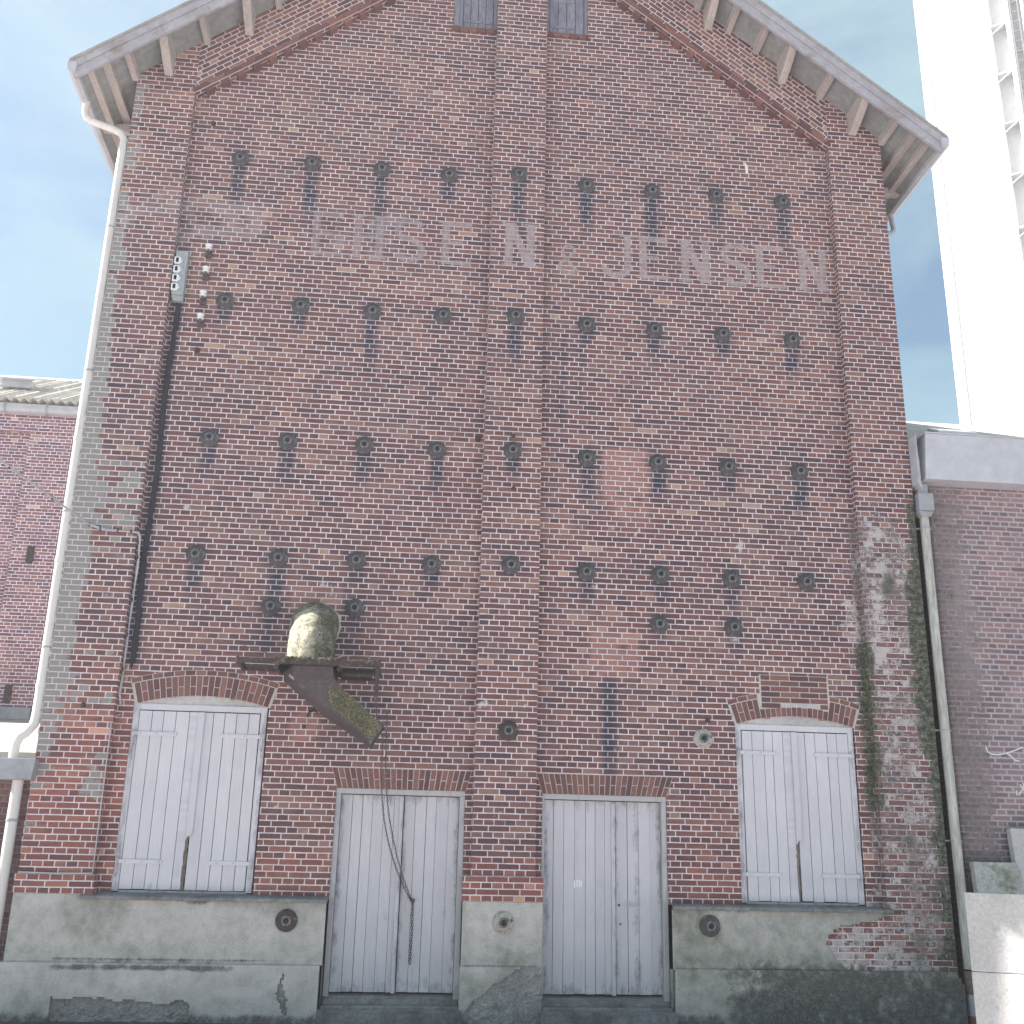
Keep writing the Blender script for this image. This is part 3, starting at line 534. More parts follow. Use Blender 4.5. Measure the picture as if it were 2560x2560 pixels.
# ---------------- arches and flat lintels, every brick built
def voussoir(mb, cx, cz, r0, r1, a0, a1, y0, y1):
    P = []
    for y in (y0, y1):
        for r, a in ((r0, a0), (r0, a1), (r1, a1), (r1, a0)): P.append((cx+r*math.sin(a), y, cz+r*math.cos(a)))
    mb.hexa(P)
def arch(w, zsp, rise, gap=None, patchtop=None):
    cx = (w[0]+w[1])/2; h = (w[1]-w[0])/2; R_ = (h*h+rise*rise)/(2*rise); cz = zsp+rise-R_; A = math.asin(h/R_)
    A2 = A*1.02; n = int(round(2*A2*(R_+0.1)/0.066)); mb = MB(); bk = MB(); y0, y1 = PY-0.007, PY+0.06; j = 0.0045/R_
    for i_ in range(n):
        a0 = -A2+2*A2*i_/n+j; a1 = -A2+2*A2*(i_+1)/n-j
        mid = cx+R_*math.sin((a0+a1)/2); short = gap and gap[0] < mid < gap[1]
        top = 0.115 if short else 0.232
        if short: voussoir(mb, cx, cz, R_+0.004, R_+0.105+random.uniform(-.006, .006), a0, a1, y0, y1)
        elif i_ % 2 == 0: voussoir(mb, cx, cz, R_+0.004, R_+0.228, a0, a1, y0+random.uniform(-.002, .002), y1)
        else:
            c_ = 0.105+random.uniform(-.008, .008)
            voussoir(mb, cx, cz, R_+0.004, R_+c_, a0, a1, y0, y1); voussoir(mb, cx, cz, R_+c_+0.010, R_+0.228, a0, a1, y0, y1)
    n2 = int(round(2*A2*(R_+0.27)/0.12)); j2 = 0.006/(R_+.27)
    for i_ in range(n2):
        a0 = -A2*1.03+2*A2*1.03*i_/n2+j2; a1 = -A2*1.03+2*A2*1.03*(i_+1)/n2-j2; mid = cx+(R_+.2)*math.sin((a0+a1)/2)
        if gap and gap[0]-0.05 < mid < gap[1]+0.05: continue
        voussoir(mb, cx, cz, R_+0.240, R_+0.292, a0, a1, y0+0.001, y1)
    if gap:                                   # later brickwork set in above the shortened ring
        z = patchtop[0]; row = 0
        while z < patchtop[1]:
            x = gap[0]+0.01+(0 if row % 2 else -0.0); first = row % 2
            while x < gap[1]-0.03:
                wd = 0.108 if first else 0.228; first = False; x1 = min(x+wd, gap[1]-0.012)
                arcz = cz+math.sqrt((R_+0.115)**2-(((x+x1)/2)-cx)**2)
                if z > arcz-0.005: mb.box(x, x1, y0-0.002, y1, z, z+0.054)
                x = x1+0.013
            z += CO; row += 1
    # mortar bed behind the bricks
    K = 40
    for i_ in range(K):
        a0 = -A2*1.035+2*A2*1.035*i_/K; a1 = -A2*1.035+2*A2*1.035*(i_+1)/K
        voussoir(bk, cx, cz, R_, R_+0.297, a0, a1, PY-0.003, PY+0.05)
    if gap: bk.box(gap[0]-0.01, gap[1]+0.01, PY-0.0035, PY+0.05, patchtop[0], patchtop[1]+0.01)
    a = mb.build('arch', M['arch_brick'], wh, bevel=0.0025); bk.build('mortar_bed', M['cement'], a)
    # rendered lunette between arch and frame
    lu = MB(); P = []
    for i_ in range(25):
        a_ = -A+2*A*i_/24; P.append((cx+R_*math.sin(a_), cz+R_*math.cos(a_)))
    poly = [(w[1], zsp-0.03), (w[0], zsp-0.03)]+P
    lu.prism(poly, 'y', PY+0.022, PY+0.1); lu.build('lunette', M['cement'], wh)
arch((-4.155, -2.735, 0, 0), 2.035, 0.10)
arch((2.765, 4.165, 0, 0), 2.035, 0.105, gap=(3.06, 3.90), patchtop=(2.235, 2.62))
def lintel(x0b, x1b, x0t, x1t, z0, z1):
    mb = MB(); bk = MB(); n = int(round((x1t-x0t)/0.0655)); y0, y1 = PY-0.007, PY+0.06; j = 0.0048
    def X(t, z): s_ = (z-z0)/(z1-z0); a = x0b+(x1b-x0b)*t; b = x0t+(x1t-x0t)*t; return a+(b-a)*s_
    def vb(t0, t1, za, zb, dy=0): mb.hexa([(X(t0, za)+j, y0+dy, za), (X(t1, za)-j, y0+dy, za), (X(t1, za)-j, y1, za), (X(t0, za)+j, y1, za), (X(t0, zb)+j, y0+dy, zb), (X(t1, zb)-j, y0+dy, zb), (X(t1, zb)-j, y1, zb), (X(t0, zb)+j, y1, zb)])
    for i_ in range(n):
        t0, t1 = i_/n, (i_+1)/n; dy = random.uniform(-.002, .002)
        if i_ % 2 == 0: vb(t0, t1, z0, z1-0.004, dy)
        else:
            c_ = z0+(z1-z0)*0.48+random.uniform(-.01, .01); vb(t0, t1, z0, c_-0.005, dy); vb(t0, t1, c_+0.005, z1-0.004, dy)
    bk.hexa([(x0b, PY-0.003, z0), (x1b, PY-0.003, z0), (x1b, PY+.05, z0), (x0b, PY+.05, z0), (x0t, PY-0.003, z1), (x1t, PY-0.003, z1), (x1t, PY+.05, z1), (x0t, PY+.05, z1)])
    a = mb.build('lintel', M['arch_brick'], wh, bevel=0.0025); bk.build('mortar_bed', M['cement'], a)
lintel(-1.885, -0.435, -1.955, -0.375, 1.172, 1.395)
lintel(0.435, 1.885, 0.375, 1.965, 1.172, 1.395)

# ---------------- rendered plinth with fallen patches
def plinth_masks(X, Y, Z):
    n = len(X); a = np.zeros((n, 4)); b = np.zeros((n, 4)); f = fbm(X, Z, 4.0); f1 = fbm(X+3, Z, 1.6)
    d = np.zeros(n)
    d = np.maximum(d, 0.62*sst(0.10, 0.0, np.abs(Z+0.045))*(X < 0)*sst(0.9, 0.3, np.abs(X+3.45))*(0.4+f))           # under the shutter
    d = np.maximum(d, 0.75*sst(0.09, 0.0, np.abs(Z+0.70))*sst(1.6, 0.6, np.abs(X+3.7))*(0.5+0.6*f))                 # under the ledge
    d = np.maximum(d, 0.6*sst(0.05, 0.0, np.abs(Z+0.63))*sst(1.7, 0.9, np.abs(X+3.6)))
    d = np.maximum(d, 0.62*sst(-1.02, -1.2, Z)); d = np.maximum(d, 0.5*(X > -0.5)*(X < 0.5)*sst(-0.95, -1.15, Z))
    d = np.maximum(d, (X > 1.9)*(0.60*sst(-0.42, -0.74, Z+0.25*(f1-0.5))*(0.50+0.85*f)*sst(1.9, 3.0, X)+0.10*(Z < 0)))
    d = np.maximum(d, (X > 4.3)*(Z < -0.6)*(0.3+0.4*f)); d = np.maximum(d, (X > 1.9)*sst(-1.0, -1.15, Z)*0.6)
    d = np.maximum(d, 0.5*sst(0.05, 0, np.abs(Z+0.05))*sst(0.45, 0.2, np.abs(X-2.6)))
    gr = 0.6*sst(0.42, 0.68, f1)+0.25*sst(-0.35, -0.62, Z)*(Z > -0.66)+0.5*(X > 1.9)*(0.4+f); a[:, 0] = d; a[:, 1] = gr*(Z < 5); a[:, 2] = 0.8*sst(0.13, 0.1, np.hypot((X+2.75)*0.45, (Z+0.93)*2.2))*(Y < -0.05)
    return a, b
def panel(x0, x1, z0, z1, yf, yb, hole, res=0.02, round_r=0.0):
    mb = MB(); xs = lines(x0, x1, res); zs = lines(z0, z1, res); nx, nz_ = len(xs), len(zs)
    K = np.zeros((nz_-1, nx-1), bool)
    for j in range(nz_-1):
        for i_ in range(nx-1):
            xc, zc = (xs[i_]+xs[i_+1])/2, (zs[j]+zs[j+1])/2; K[j, i_] = not hole(xc, zc)
    def yy(x, z): return yf+0.004*(float(vn(x, z, 2.2))-0.5)*2
    Y_ = [[yy(x, z) for x in xs] for z in zs]
    for j in range(nz_-1):
        for i_ in range(nx-1):
            if not K[j, i_]: continue
            xa, xb, za, zb = xs[i_], xs[i_+1], zs[j], zs[j+1]; ya, yb_, yc, yd = Y_[j][i_], Y_[j][i_+1], Y_[j+1][i_+1], Y_[j+1][i_]
            mb.quad((xa, ya, za), (xb, yb_, za), (xb, yc, zb), (xa, yd, zb))
            if i_ == 0 or not K[j, i_-1]: mb.quad((xa, yb, za), (xa, ya, za), (xa, yd, zb), (xa, yb, zb))
            if i_ == nx-2 or not K[j, i_+1]: mb.quad((xb, yb_, za), (xb, yb, za), (xb, yb, zb), (xb, yc, zb))
            if j == nz_-2 or not K[j+1, i_]: mb.quad((xa, yd, zb), (xb, yc, zb), (xb, yb, zb), (xa, yb, zb))
            if j == 0 or not K[j-1, i_]: mb.quad((xa, yb, za), (xb, yb, za), (xb, yb_, za), (xa, ya, za))
    return mb
nohole = lambda x, z: False
jz = lambda x, s_, a: a*(float(fbm(x, 0.3, s_))-0.5)
def chipL(x, z):
    t = -0.985+jz(x, 6, .10)-0.05*(x+4.6)/1.4
    return -4.62+jz(z, 9, .06) < x < -3.22+jz(z, 9, .05) and z < t
def crackL(x, z): return -1.15 < z < -0.74 and abs(x+2.28-0.04*math.sin(z*9)) < 0.012+0.035*max(0, 1-abs(z+0.98)/0.17)*(0.6+float(vn(x, z, 30)))
def mk(mb, nm='plinth'): return mb.build(nm, M['render'], wh, masks=plinth_masks)
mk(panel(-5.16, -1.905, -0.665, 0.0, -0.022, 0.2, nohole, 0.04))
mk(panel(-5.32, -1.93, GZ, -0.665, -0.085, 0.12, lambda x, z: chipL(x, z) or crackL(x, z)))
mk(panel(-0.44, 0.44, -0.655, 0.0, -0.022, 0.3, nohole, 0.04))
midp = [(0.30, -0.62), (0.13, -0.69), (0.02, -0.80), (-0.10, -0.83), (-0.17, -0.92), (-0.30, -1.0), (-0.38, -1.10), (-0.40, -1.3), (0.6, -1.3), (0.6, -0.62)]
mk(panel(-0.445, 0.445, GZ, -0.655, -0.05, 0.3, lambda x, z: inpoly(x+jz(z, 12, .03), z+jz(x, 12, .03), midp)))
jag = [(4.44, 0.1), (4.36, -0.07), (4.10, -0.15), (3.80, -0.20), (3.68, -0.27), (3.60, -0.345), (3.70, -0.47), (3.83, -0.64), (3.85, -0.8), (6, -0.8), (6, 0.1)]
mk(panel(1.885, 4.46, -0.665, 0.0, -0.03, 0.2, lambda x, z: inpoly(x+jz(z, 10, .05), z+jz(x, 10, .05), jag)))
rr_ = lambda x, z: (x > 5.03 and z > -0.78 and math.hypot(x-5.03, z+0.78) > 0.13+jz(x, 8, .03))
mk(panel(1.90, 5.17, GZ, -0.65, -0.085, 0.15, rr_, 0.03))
for (x0, x1, z0, z1, yf, amp) in ((-4.75, -3.1, GZ, -0.86, -0.05, .03), (-2.42, -2.12, GZ, -0.70, -0.06, .02), (-0.44, 0.44, GZ, -0.64, -0.028, .02)):
    co = MB(); grid(co, lines(x0, x1, 0.02), lines(z0, z1, 0.02), yf, lambda x, z: True, yfn=lambda x, z, a=amp, y=yf: y+a*(float(vn(x, z, 22))-0.5)+0.5*a*(float(vn(x, z, 55))-0.5))
    co.build('exposed_core', M['aggregate'], wh)
# bed of the ledge in the recess at floor level
lg = MB(); lg.prism([(-0.075, -0.045), (0.14, -0.045), (0.14, 0.022), (-0.05, 0.002), (-0.075, -0.012)], 'x', -4.47, -1.90)
lg.build('ledge', M['step'], wh, bevel=0.006)
lg = MB(); lg.prism([(-0.075, -0.045), (0.14, -0.045), (0.14, 0.016), (-0.05, 0.002), (-0.075, -0.012)], 'x', 1.885, 4.43)
lg.build('ledge', M['step'], wh, bevel=0.006)

# ---------------- shuttered windows at ground level
def window(w, broken_z, rot):
    fr = MB(); x0, x1 = w[0], w[1]; z0, z1 = 0.035, 2.035; t = 0.07; yf, yb = PY+0.008, PY+0.11
    x1 -= 0.016; fr.box(x0, x0+t, yf, yb, z0, z1); fr.box(x1-t, x1, yf, yb, z0, z1); fr.box(x0+t, x1-t, yf, yb, z1-t, z1); fr.box(x0+t, x1-t, yf+0.02, yb, z0-0.03, z0+0.012)
    win = fr.build('window', M['paint'], wh, bevel=0.004)
    bk = MB(); bk.box(x0+0.002, w[1]-0.002, yb+0.002, yb+0.03, 0.0, 2.04); bk.box(w[1]-0.015, w[1]-0.001, PY+0.03, yb, 0.0, 2.035); bk.build('dark_backing', M['dark'], win)
    cx = (x0+x1)/2+rot; 
    for side in (-1, 1):
        a, b = (x0+t+0.008, cx-0.006) if side < 0 else (cx+0.006, x1-t-0.008)
        lf = MB(); n = 5; ed = [a+(b-a)*q/n for q in range(n+1)]
        for q in range(1, n): ed[q] += random.uniform(-.012, .012)
        for q in range(n):
            top = z1-t-0.012; bot = z0+0.022+random.uniform(-.005, .005); l_ = ed[q]+(0.0032 if q else 0); r_ = ed[q+1]-(0.0032 if q < n-1 else 0); dy = random.uniform(-.003, .003)
            inner = (side < 0 and q == n-1)
            if inner:                         # rotten inner edge of the left leaf
                zz = lines(bot, top, 0.04); 
                for za, zb in zip(zz, zz[1:]):
                    wr = 0.0 if za > broken_z else 0.028+0.010*random.random()
                    lf.box(l_, r_-wr, PY-0.006+dy, PY+0.026, za, zb)
            else: lf.box(l_, r_, PY-0.006+dy, PY+0.026, bot, top)
        leaf = lf.build('shutter', M['paint'], win, bevel=0.0 if side < 0 else 0.002)
        for zc in (1.70, 0.34):
            hg = MB(); x_a, x_b = (x0+0.01, x0+0.50) if side < 0 else (x1-0.50, x1-0.01)
            hg.box(x_a, x_b, PY-0.022, PY-0.0075, zc-0.022, zc+0.022); ke = x_a+0.02 if side < 0 else x_b-0.02
            hg.tube([(ke, PY-0.018, zc-0.14), (ke, PY-0.018, zc+0.05)], 0.009, 8)
            hg.tube([(ke, PY-0.018, zc-0.14), (ke, PY-0.03, zc-0.16)], 0.008, 6)
            for bx in (x_a+0.10, x_a+0.28, x_b-0.03): hg.lathe([(0.011, 0), (0.009, 0.005), (0.003, 0.008)], 8, Matrix.Translation((bx, PY-0.022, zc)) @ Matrix.Rotation(rad(90), 4, 'X'))
            hg.build('strap_hinge', M['paint'], leaf, bevel=0.002)
        if side < 0:
            st = MB(); pts = [(cx-0.035, broken_z-0.03), (cx-0.008, broken_z+0.02), (cx+0.012, broken_z+0.0), (cx+0.035, broken_z+0.06), (cx+0.035, z1-t-0.012), (cx-0.035, z1-t-0.012)]
            st.prism(pts, 'y', PY-0.032, PY-0.009); st.build('cover_strip', M['paint'], leaf, bevel=0.002)
            rw = MB(); zz = lines(z0+0.01, broken_z+0.02, 0.045)
            for za, zb in zip(zz, zz[1:]): rw.box(cx-0.050, cx-0.012+0.012*random.random(), PY+0.004, PY+0.022, za, zb)
            rw.build('rotten_edge', M['bare_wood'], leaf)
    sl = MB(); sl.box(x0-0.25 if rot >= 0 else x0, x1, PY-0.02, PY+0.12, -0.002, 0.024); sl.build('sill', M['step'], win, bevel=0.004)
    return win
window(WL, 0.60, 0.02); window(WR, 0.70, -0.02)
# ---------------- plank double doors
def door(o, wide_left, split, y=0.205):
    fr = MB(); x0, x1 = o[0], o[1]; t = 0.058; z0, z1 = -0.985, 1.17
    left_open = split is None
    fr.box(x0, x0+t if not wide_left else x0+0.03, PY+0.02, y+0.06, z0, z1-t); fr.box(x1-t, x1, PY+0.02, y+0.06, z0-0.02, z1-t); fr.box(x0, x1, PY+0.015, y+0.06, z1-t, z1)
    d = fr.build('door', M['frame_wood'], wh, bevel=0.004)
    a, b = x0+(t if not wide_left else 0.03)+0.004, x1-t-0.004; zb, zt = -0.945, z1-t-0.008
    bk = MB(); bk.box(x0+0.005, x1-0.005, y+0.062, y+0.09, -1.05, z1); bk.build('dark_backing', M['dark'], d)
    cx = a+(b-a)*(0.565 if wide_left else 0.525); 
    if wide_left: cx = a+(b-a)*0.605
    leaves = []
    for s_, (p, q, n) in enumerate(((a, cx+0.004, 7 if wide_left else 6), (cx+0.014, b, 4 if wide_left else 5))):
        lf = MB(); ed = [p+(q-p)*k/n for k in range(n+1)]
        for k in range(1, n): ed[k] += random.uniform(-.012, .012)
        for k in range(n):
            gp = random.choice((0.0007, 0.0012, 0.002, 0.0034)); dy = random.uniform(-.0015, .0015)+(0.018 if s_ else 0)
            lf.box(ed[k]+(gp if k else 0), ed[k+1]-(gp if k < n-1 else 0), y+dy, y+0.04, zb+random.uniform(-.003, .003), zt)
        leaves.append(lf.build('leaf', M['door_paint'], d, bevel=0.0015))
    st = MB(); st.box(cx-0.040, cx+0.003, y-0.022, y-0.0015, zb-0.01, zt-0.02); st.build('cover_strip', M['door_paint'], leaves[0], bevel=0.003)
    for zc in (-0.72, 0.72):
        hg = MB(); hg.tube([(x1-t-0.012, y-0.006, zc-0.05), (x1-t-0.012, y-0.006, zc+0.05)], 0.011, 8); hg.box(x1-t-0.05, x1-t+0.03, y-0.006, y-0.001, zc-0.03, zc+0.03)
        hg.build('hinge', M['frame_wood'], d)
    h = MB(); hx, hz = (cx+0.215, -0.02) if not wide_left else (cx+0.235, -0.02)
    if wide_left:
        h.box(hx-0.10, hx-0.075, y-0.006, y-0.002, hz-0.02, hz+0.03); h.tube([(hx-0.088, y-0.004, hz), (hx-0.088, y-0.05, hz), (hx-0.075, y-0.055, hz), (hx+0.03, y-0.052, hz-0.006)], 0.009, 8)
        h.build('handle', M['zinc_pale'], leaves[1])
        kh = MB(); kh.lathe([(0.012, 0), (0.012, 0.004), (0.004, 0.005)], 10, Matrix.Translation((cx+0.045, y-0.001, -0.02)) @ Matrix.Rotation(rad(90), 4, 'X')); kh.build('keyhole', M['dark'], leaves[1]); kh = MB()
        kh.lathe([(0.01, 0), (0.01, 0.004), (0.004, 0.005)], 10, Matrix.Translation((cx+0.06, y-0.001, -0.22)) @ Matrix.Rotation(rad(90), 4, 'X')); kh.build('keyhole', M['dark'], leaves[1])
        tm = MB()                              # white tally strokes
        for k, (dx, h0, h1) in enumerate(((0, -.045, .04), (.028, -.03, .045), (.052, -.035, .045), (.076, -.03, .04))):
            bx = 0.825+dx; tm.box(bx, bx+0.010, y-0.0045, y-0.0025, 0.195+h0, 0.195+h1, mtx=None)
        tm.hexa([(0.820, y-.0045, .180), (0.905, y-.0045, .20), (0.905, y-.0025, .20), (0.820, y-.0025, .180), (0.820, y-.0045, .187), (0.905, y-.0045, .207), (0.905, y-.0025, .207), (0.820, y-.0025, .187)])
        tm.build('tally_marks', M['chalk'], leaves[0])
    else:
        h.tube([(-1.055, 0.15, -0.012), (-0.94, 0.15, -0.012)], 0.010, 8); h.tube([(-0.998, 0.205, -0.012), (-0.998, 0.15, -0.012)], 0.010, 8)
        h.box(-1.05, -0.985, y-0.006, y-0.0015, -0.14, -0.02); h.build('handle', M['zinc_pale'], leaves[1])
    return d
door(DL, False, 0.5); door(DR, True, 0.6)
for x0, x1 in ((-1.905, -0.44), (0.44, 1.885)):
    st = MB(); st.prism([(0.16, -1.0), (0.16, -0.985), (0.30, -0.955), (0.34, -0.955), (0.34, GZ), (0.11, GZ), (0.11, -1.0)], 'x', x0+0.012, x1-0.012)
    st.box(x0+0.01, x1-0.01, -0.03, 0.11, GZ, -1.055); st.box(x0-0.02, x1+0.02, -0.14, -0.03, GZ, -1.085)
    st.build('doorstep', M['step'], wh, bevel=0.01)
    for xx in (x0, x1):
        sv = MB(); sv.quad((xx, -0.02, GZ), (xx, 0.34, GZ), (xx, 0.34, 0.0), (xx, -0.02, 0.0))
        sv.build('render_reveal', M['render'], wh, masks=plinth_masks)
# ---------------- gable windows with weathered shutters
for o, sgn in ((GWL, -1), (GWR, 1)):
    fr = MB(); x0, x1, z0, z1 = o; t = 0.05; 
    xa, xb = (x0+0.08, x1) if sgn < 0 else (x0, x1)
    fr.box(xa, xa+t, PY+0.03, PY+0.12, z0, z1); fr.box(xb-t, xb, PY+0.03, PY+0.12, z0, z1); fr.box(xa+t, xb-t, PY+0.03, PY+0.12, z1-t, z1); fr.box(xa+t, xb-t, PY+0.03, PY+0.12, z0, z0+t)
    if sgn < 0: fr.box(x0, x0+0.08, PY+0.015, PY+0.1, z0, z1)
    g = fr.build('gable_window', M['old_blue'], wh, bevel=0.004)
    lf = MB(); n = 4; a, b = xa+t+0.004, xb-t-0.004
    for k in range(n): lf.box(a+(b-a)*k/n+0.004, a+(b-a)*(k+1)/n-0.004, PY+0.05, PY+0.075, z0+t+0.006, z1-t)
    l2 = lf.build('shutter', M['old_blue'], g, bevel=0.002)
    for zc in (z0+0.16, z0+0.62, z0+1.1):
        bt = MB(); bt.box(a+0.02, b-0.02 if sgn < 0 else b-0.14, PY+0.038, PY+0.0495, zc-0.02, zc+0.02); bt.build('batten', M['old_blue'], l2, bevel=0.003)
    sb = MB(); x = x0-0.02
    while x < x1-0.02:
        sb.box(x, min(x+0.11, x1+0.0), PY-0.045, PY+0.06, z0-0.075+random.uniform(-.006, .006), z0-0.006, mtx=Matrix.Identity(4)); x += 0.122
    sb.build('sill', M['arch_brick'], g, bevel=0.008)
    bk = MB(); bk.box(xa, xb, PY+0.122, PY+0.14, z0, z1); bk.build('dark_backing', M['dark'], g)

# ---------------- anchor plates
def plate_mesh(kind):
    mb = MB(); n = 14 if kind != 'pale' else 24
    ry = Matrix.Rotation(rad(90), 4, 'X')
    R0 = 0.116
    mb.lathe([(R0, -0.004), (R0*1.0, 0.016), (R0*0.90, 0.026), (R0*0.52, 0.048)], n, ry @ Matrix.Rotation(random.uniform(0, 1), 4, 'Z'), smooth=False, jit=0.025 if kind != 'pale' else 0.0)
    mb.lathe([(0.056, 0.03), (0.054, 0.062), (0.032, 0.064), (0.030, 0.050)], 16, ry, mi=2, smooth=False)
    if kind == 'square':
        mb.box(-0.02, 0.100, -0.010, 0.0, 0.0, 0.103)
    if kind == 'drop':
        mb.prism([(-0.05, -0.12), (0.05, -0.12), (0.06, 0.0), (-0.06, 0.0)], 'y', -0.012, 0.0)
    mb.lathe([(0.029, 0.03), (0.029, 0.074), (0.015, 0.078), (0.0148, 0.086)], 6, ry, mi=1, smooth=False)
    return mb
kinds = {k: plate_mesh(k) for k in ('plain', 'square', 'drop', 'pale')}
pl = []
for i_, (x_, z_, l_, s_) in enumerate(plates):
    pl.append((x_, z_, ('square', 'plain', 'drop', 'square', 'plain')[int(abs(x_*7+z_*13)) % 5], M['iron']))
pl += [(0.02, 1.85, 'pale', M['iron_rust']), (2.338, 1.846, 'pale', M['plate_pale']), (-2.315, -0.225, 'pale', M['iron_rust']), (0.011, -0.21, 'pale', M['plate_pale']), (2.307, -0.208, 'pale', M['iron'])]
cache = {}
for x_, z_, k, m_ in pl:
    y_ = PY-0.002
    if abs(x_) < XP: y_ = -0.002
    if z_ < 0: y_ = -0.026 if x_ < 1.5 else -0.034
    key = (k, m_.name)
    if key not in cache:
        ob = kinds[k].build('anchor_plate', [m_, M['black'], M['iron_ring']], wh, bevel=0.0); cache[key] = ob.data; ob.location = Vector((x_, y_, z_))-wh.location
    else:
        ob = bpy.data.objects.new('anchor_plate', cache[key]); C.objects.link(ob); ob.parent = wh; ob.location = Vector((x_, y_, z_))-wh.location
    if k == 'pale' and m_ is M['plate_pale']: ob['label'] = 'pale lichened round anchor plate'
# odd bolts and stubs in the brickwork
ry = Matrix.Rotation(rad(90), 4, 'X')
for x_, y_, z_, r in ((-2.305, PY, 1.831, 0.022), (-4.723, 0, 1.978, 0.03), (-0.43, PY, 5.45, 0.04), (0.0, 0, 5.47, 0.025), (0.0, 0, 5.03, 0.03), (0.02, 0, 4.78, 0.028), (-4.12, PY, 9.75, 0.035), (-3.98, PY, 6.42, 0.04), (2.40, PY, 2.06, 0.03)):
    bo = MB(); bo.lathe([(r, -0.01), (r, 0.012), (r*0.6, 0.03), (r*0.55, 0.05)], 8, Matrix.Translation((x_, y_, z_)) @ ry, smooth=False); bo.build('wall_bolt', M['iron_rust'], wh)
bo = MB(); bo.tube([(-2.17, PY, 2.0), (-2.18, 0.03, 2.01), (-2.24, 0.0, 1.99), (-2.26, -0.01, 1.93)], 0.013, 6)
bo.build('wall_hook', M['iron_rust'], wh)
vt = MB(); vt.prism([(3.20, 9.66), (3.235, 9.66), (3.22, 9.80), (3.19, 9.84)], 'y', PY-0.02, PY); vt.build('metal_flap', M['porcelain'], wh)
# ---------------- faded painted lettering
def stroke(mb, pts, w, y, close=False):
    pts = [Vector((p[0], p[1])) for p in pts]
    n = len(pts); Lf, Rt = [], []
    for i_ in range(n):
        d1 = (pts[i_]-pts[i_-1]).normalized() if i_ else (pts[1]-pts[0]).normalized(); d2 = (pts[i_+1]-pts[i_]).normalized() if i_ < n-1 else d1
        t = (d1+d2).normalized() if (d1+d2).length > 1e-6 else d1; nr = Vector((-t.y, t.x)); Lf.append(pts[i_]+nr*w/2); Rt.append(pts[i_]-nr*w/2)
    for i_ in range(n-1):
        mb.quad((Rt[i_].x, y, Rt[i_].y), (Rt[i_+1].x, y, Rt[i_+1].y), (Lf[i_+1].x, y, Lf[i_+1].y), (Lf[i_].x, y, Lf[i_].y))
def arcp(cx, cz, rx, rz, a0, a1, n=14): return [(cx+rx*math.cos(rad(a0+(a1-a0)*i_/n)), cz+rz*math.sin(rad(a0+(a1-a0)*i_/n))) for i_ in range(n+1)]
def letter(mb, ch, cx, z0, h, y):
    w = 0.39*h/0.63; t = 0.105*h/0.63; e = 0.03; xl, xr, zt, zm = cx-w/2, cx+w/2, z0+h, z0+h/2
    v = lambda x: (stroke(mb, [(x, z0), (x, zt)], t, y), stroke(mb, [(x-t*0.95, z0+e/2), (x+t*0.95, z0+e/2)], e, y-0.0006), stroke(mb, [(x-t*0.95, zt-e/2), (x+t*0.95, zt-e/2)], e, y-0.0006))
    if ch == 'E':
        v(xl+t/2)
        for z, ww in ((z0+e, w), (zt-e, w), (zm, w*0.7)): stroke(mb, [(xl+t, z), (xl+ww, z)], t*0.62, y)
        for z in (z0+e*1.6, zt-e*1.6): stroke(mb, [(xr-e/2, z-0.05), (xr-e/2, z+0.05)], e, y-0.0006)
    elif ch == 'H': v(xl+t/2); v(xr-t/2); stroke(mb, [(xl+t, zm), (xr-t, zm)], t*0.6, y)
    elif ch == 'N': v(xl+t/2); v(xr-t/2); stroke(mb, [(xl+t*0.6, zt-0.01), (xr-t*0.6, z0+0.01)], t, y-0.0009)
    elif ch == 'S': stroke(mb, arcp(cx, zm+h*0.235, w*0.42, h*0.215, 25, 270)+arcp(cx, zm-h*0.235, w*0.42, h*0.235, 90, -155)[1:], t*0.85, y)
    elif ch == 'J': stroke(mb, [(xr-t/2, zt), (xr-t/2, z0+h*0.22)]+arcp(cx-0.01, z0+h*0.22, w/2-t/2+0.01, h*0.18, 0, -190)[1:], t*0.9, y); stroke(mb, [(xr-t*1.5, zt-e/2), (xr+t*0.5, zt-e/2)], e, y-0.0006)
    elif ch == '&':
        stroke(mb, [(cx+w*.5, z0+.02), (cx-w*.30, z0+h*.68)]+arcp(cx, z0+h*.78, w*.3, h*.17, 190, -30)+[(cx-w*.1, z0+h*.5)]+arcp(cx-w*.02, z0+h*.24, w*.42, h*.22, 110, 330), t*0.62, y)
def letter_mat():
    k = N('ghost_white_lettering'); tr = k.n('ShaderNodeBsdfTransparent'); mxs = k.n('ShaderNodeMixShader')
    p = k.pos(); f = k.noise(p, 6.0, 5, 0.7); g = k.noise(p, 1.3, 3); fine = k.noise(p, 40, 4, 0.7)
    fac = k.m_('MULTIPLY', k.rng(f, 0.32, 0.62, 0.34, 0.56), k.rng(g, 0.3, 0.6, 0.82, 1.0)); spx = k.n('ShaderNodeSeparateXYZ'); k.put(spx.inputs[0], p); fac = k.m_('MULTIPLY', k.m_('MULTIPLY', fac, k.rng(fine, 0.3, 0.6, 0.8, 1)), k.rng(spx.outputs[0], -2.7, -0.4, 0.72, 1.12))
    k.col((0.50, 0.42, 0.42)); k.put(mxs.inputs[0], fac); k.t.links.new(tr.outputs[0], mxs.inputs[1]); k.t.links.new(k.b.outputs[0], mxs.inputs[2]); k.t.links.new(mxs.outputs[0], k.o.inputs[0]); return k.m
M['letter'] = letter_mat()
YL = PY-0.003
def let(c_, x_, z_, h_, y_): lt = MB(); letter(lt, c_, x_, z_, h_, y_); lt.build('painted_letter', M['letter'], wh)
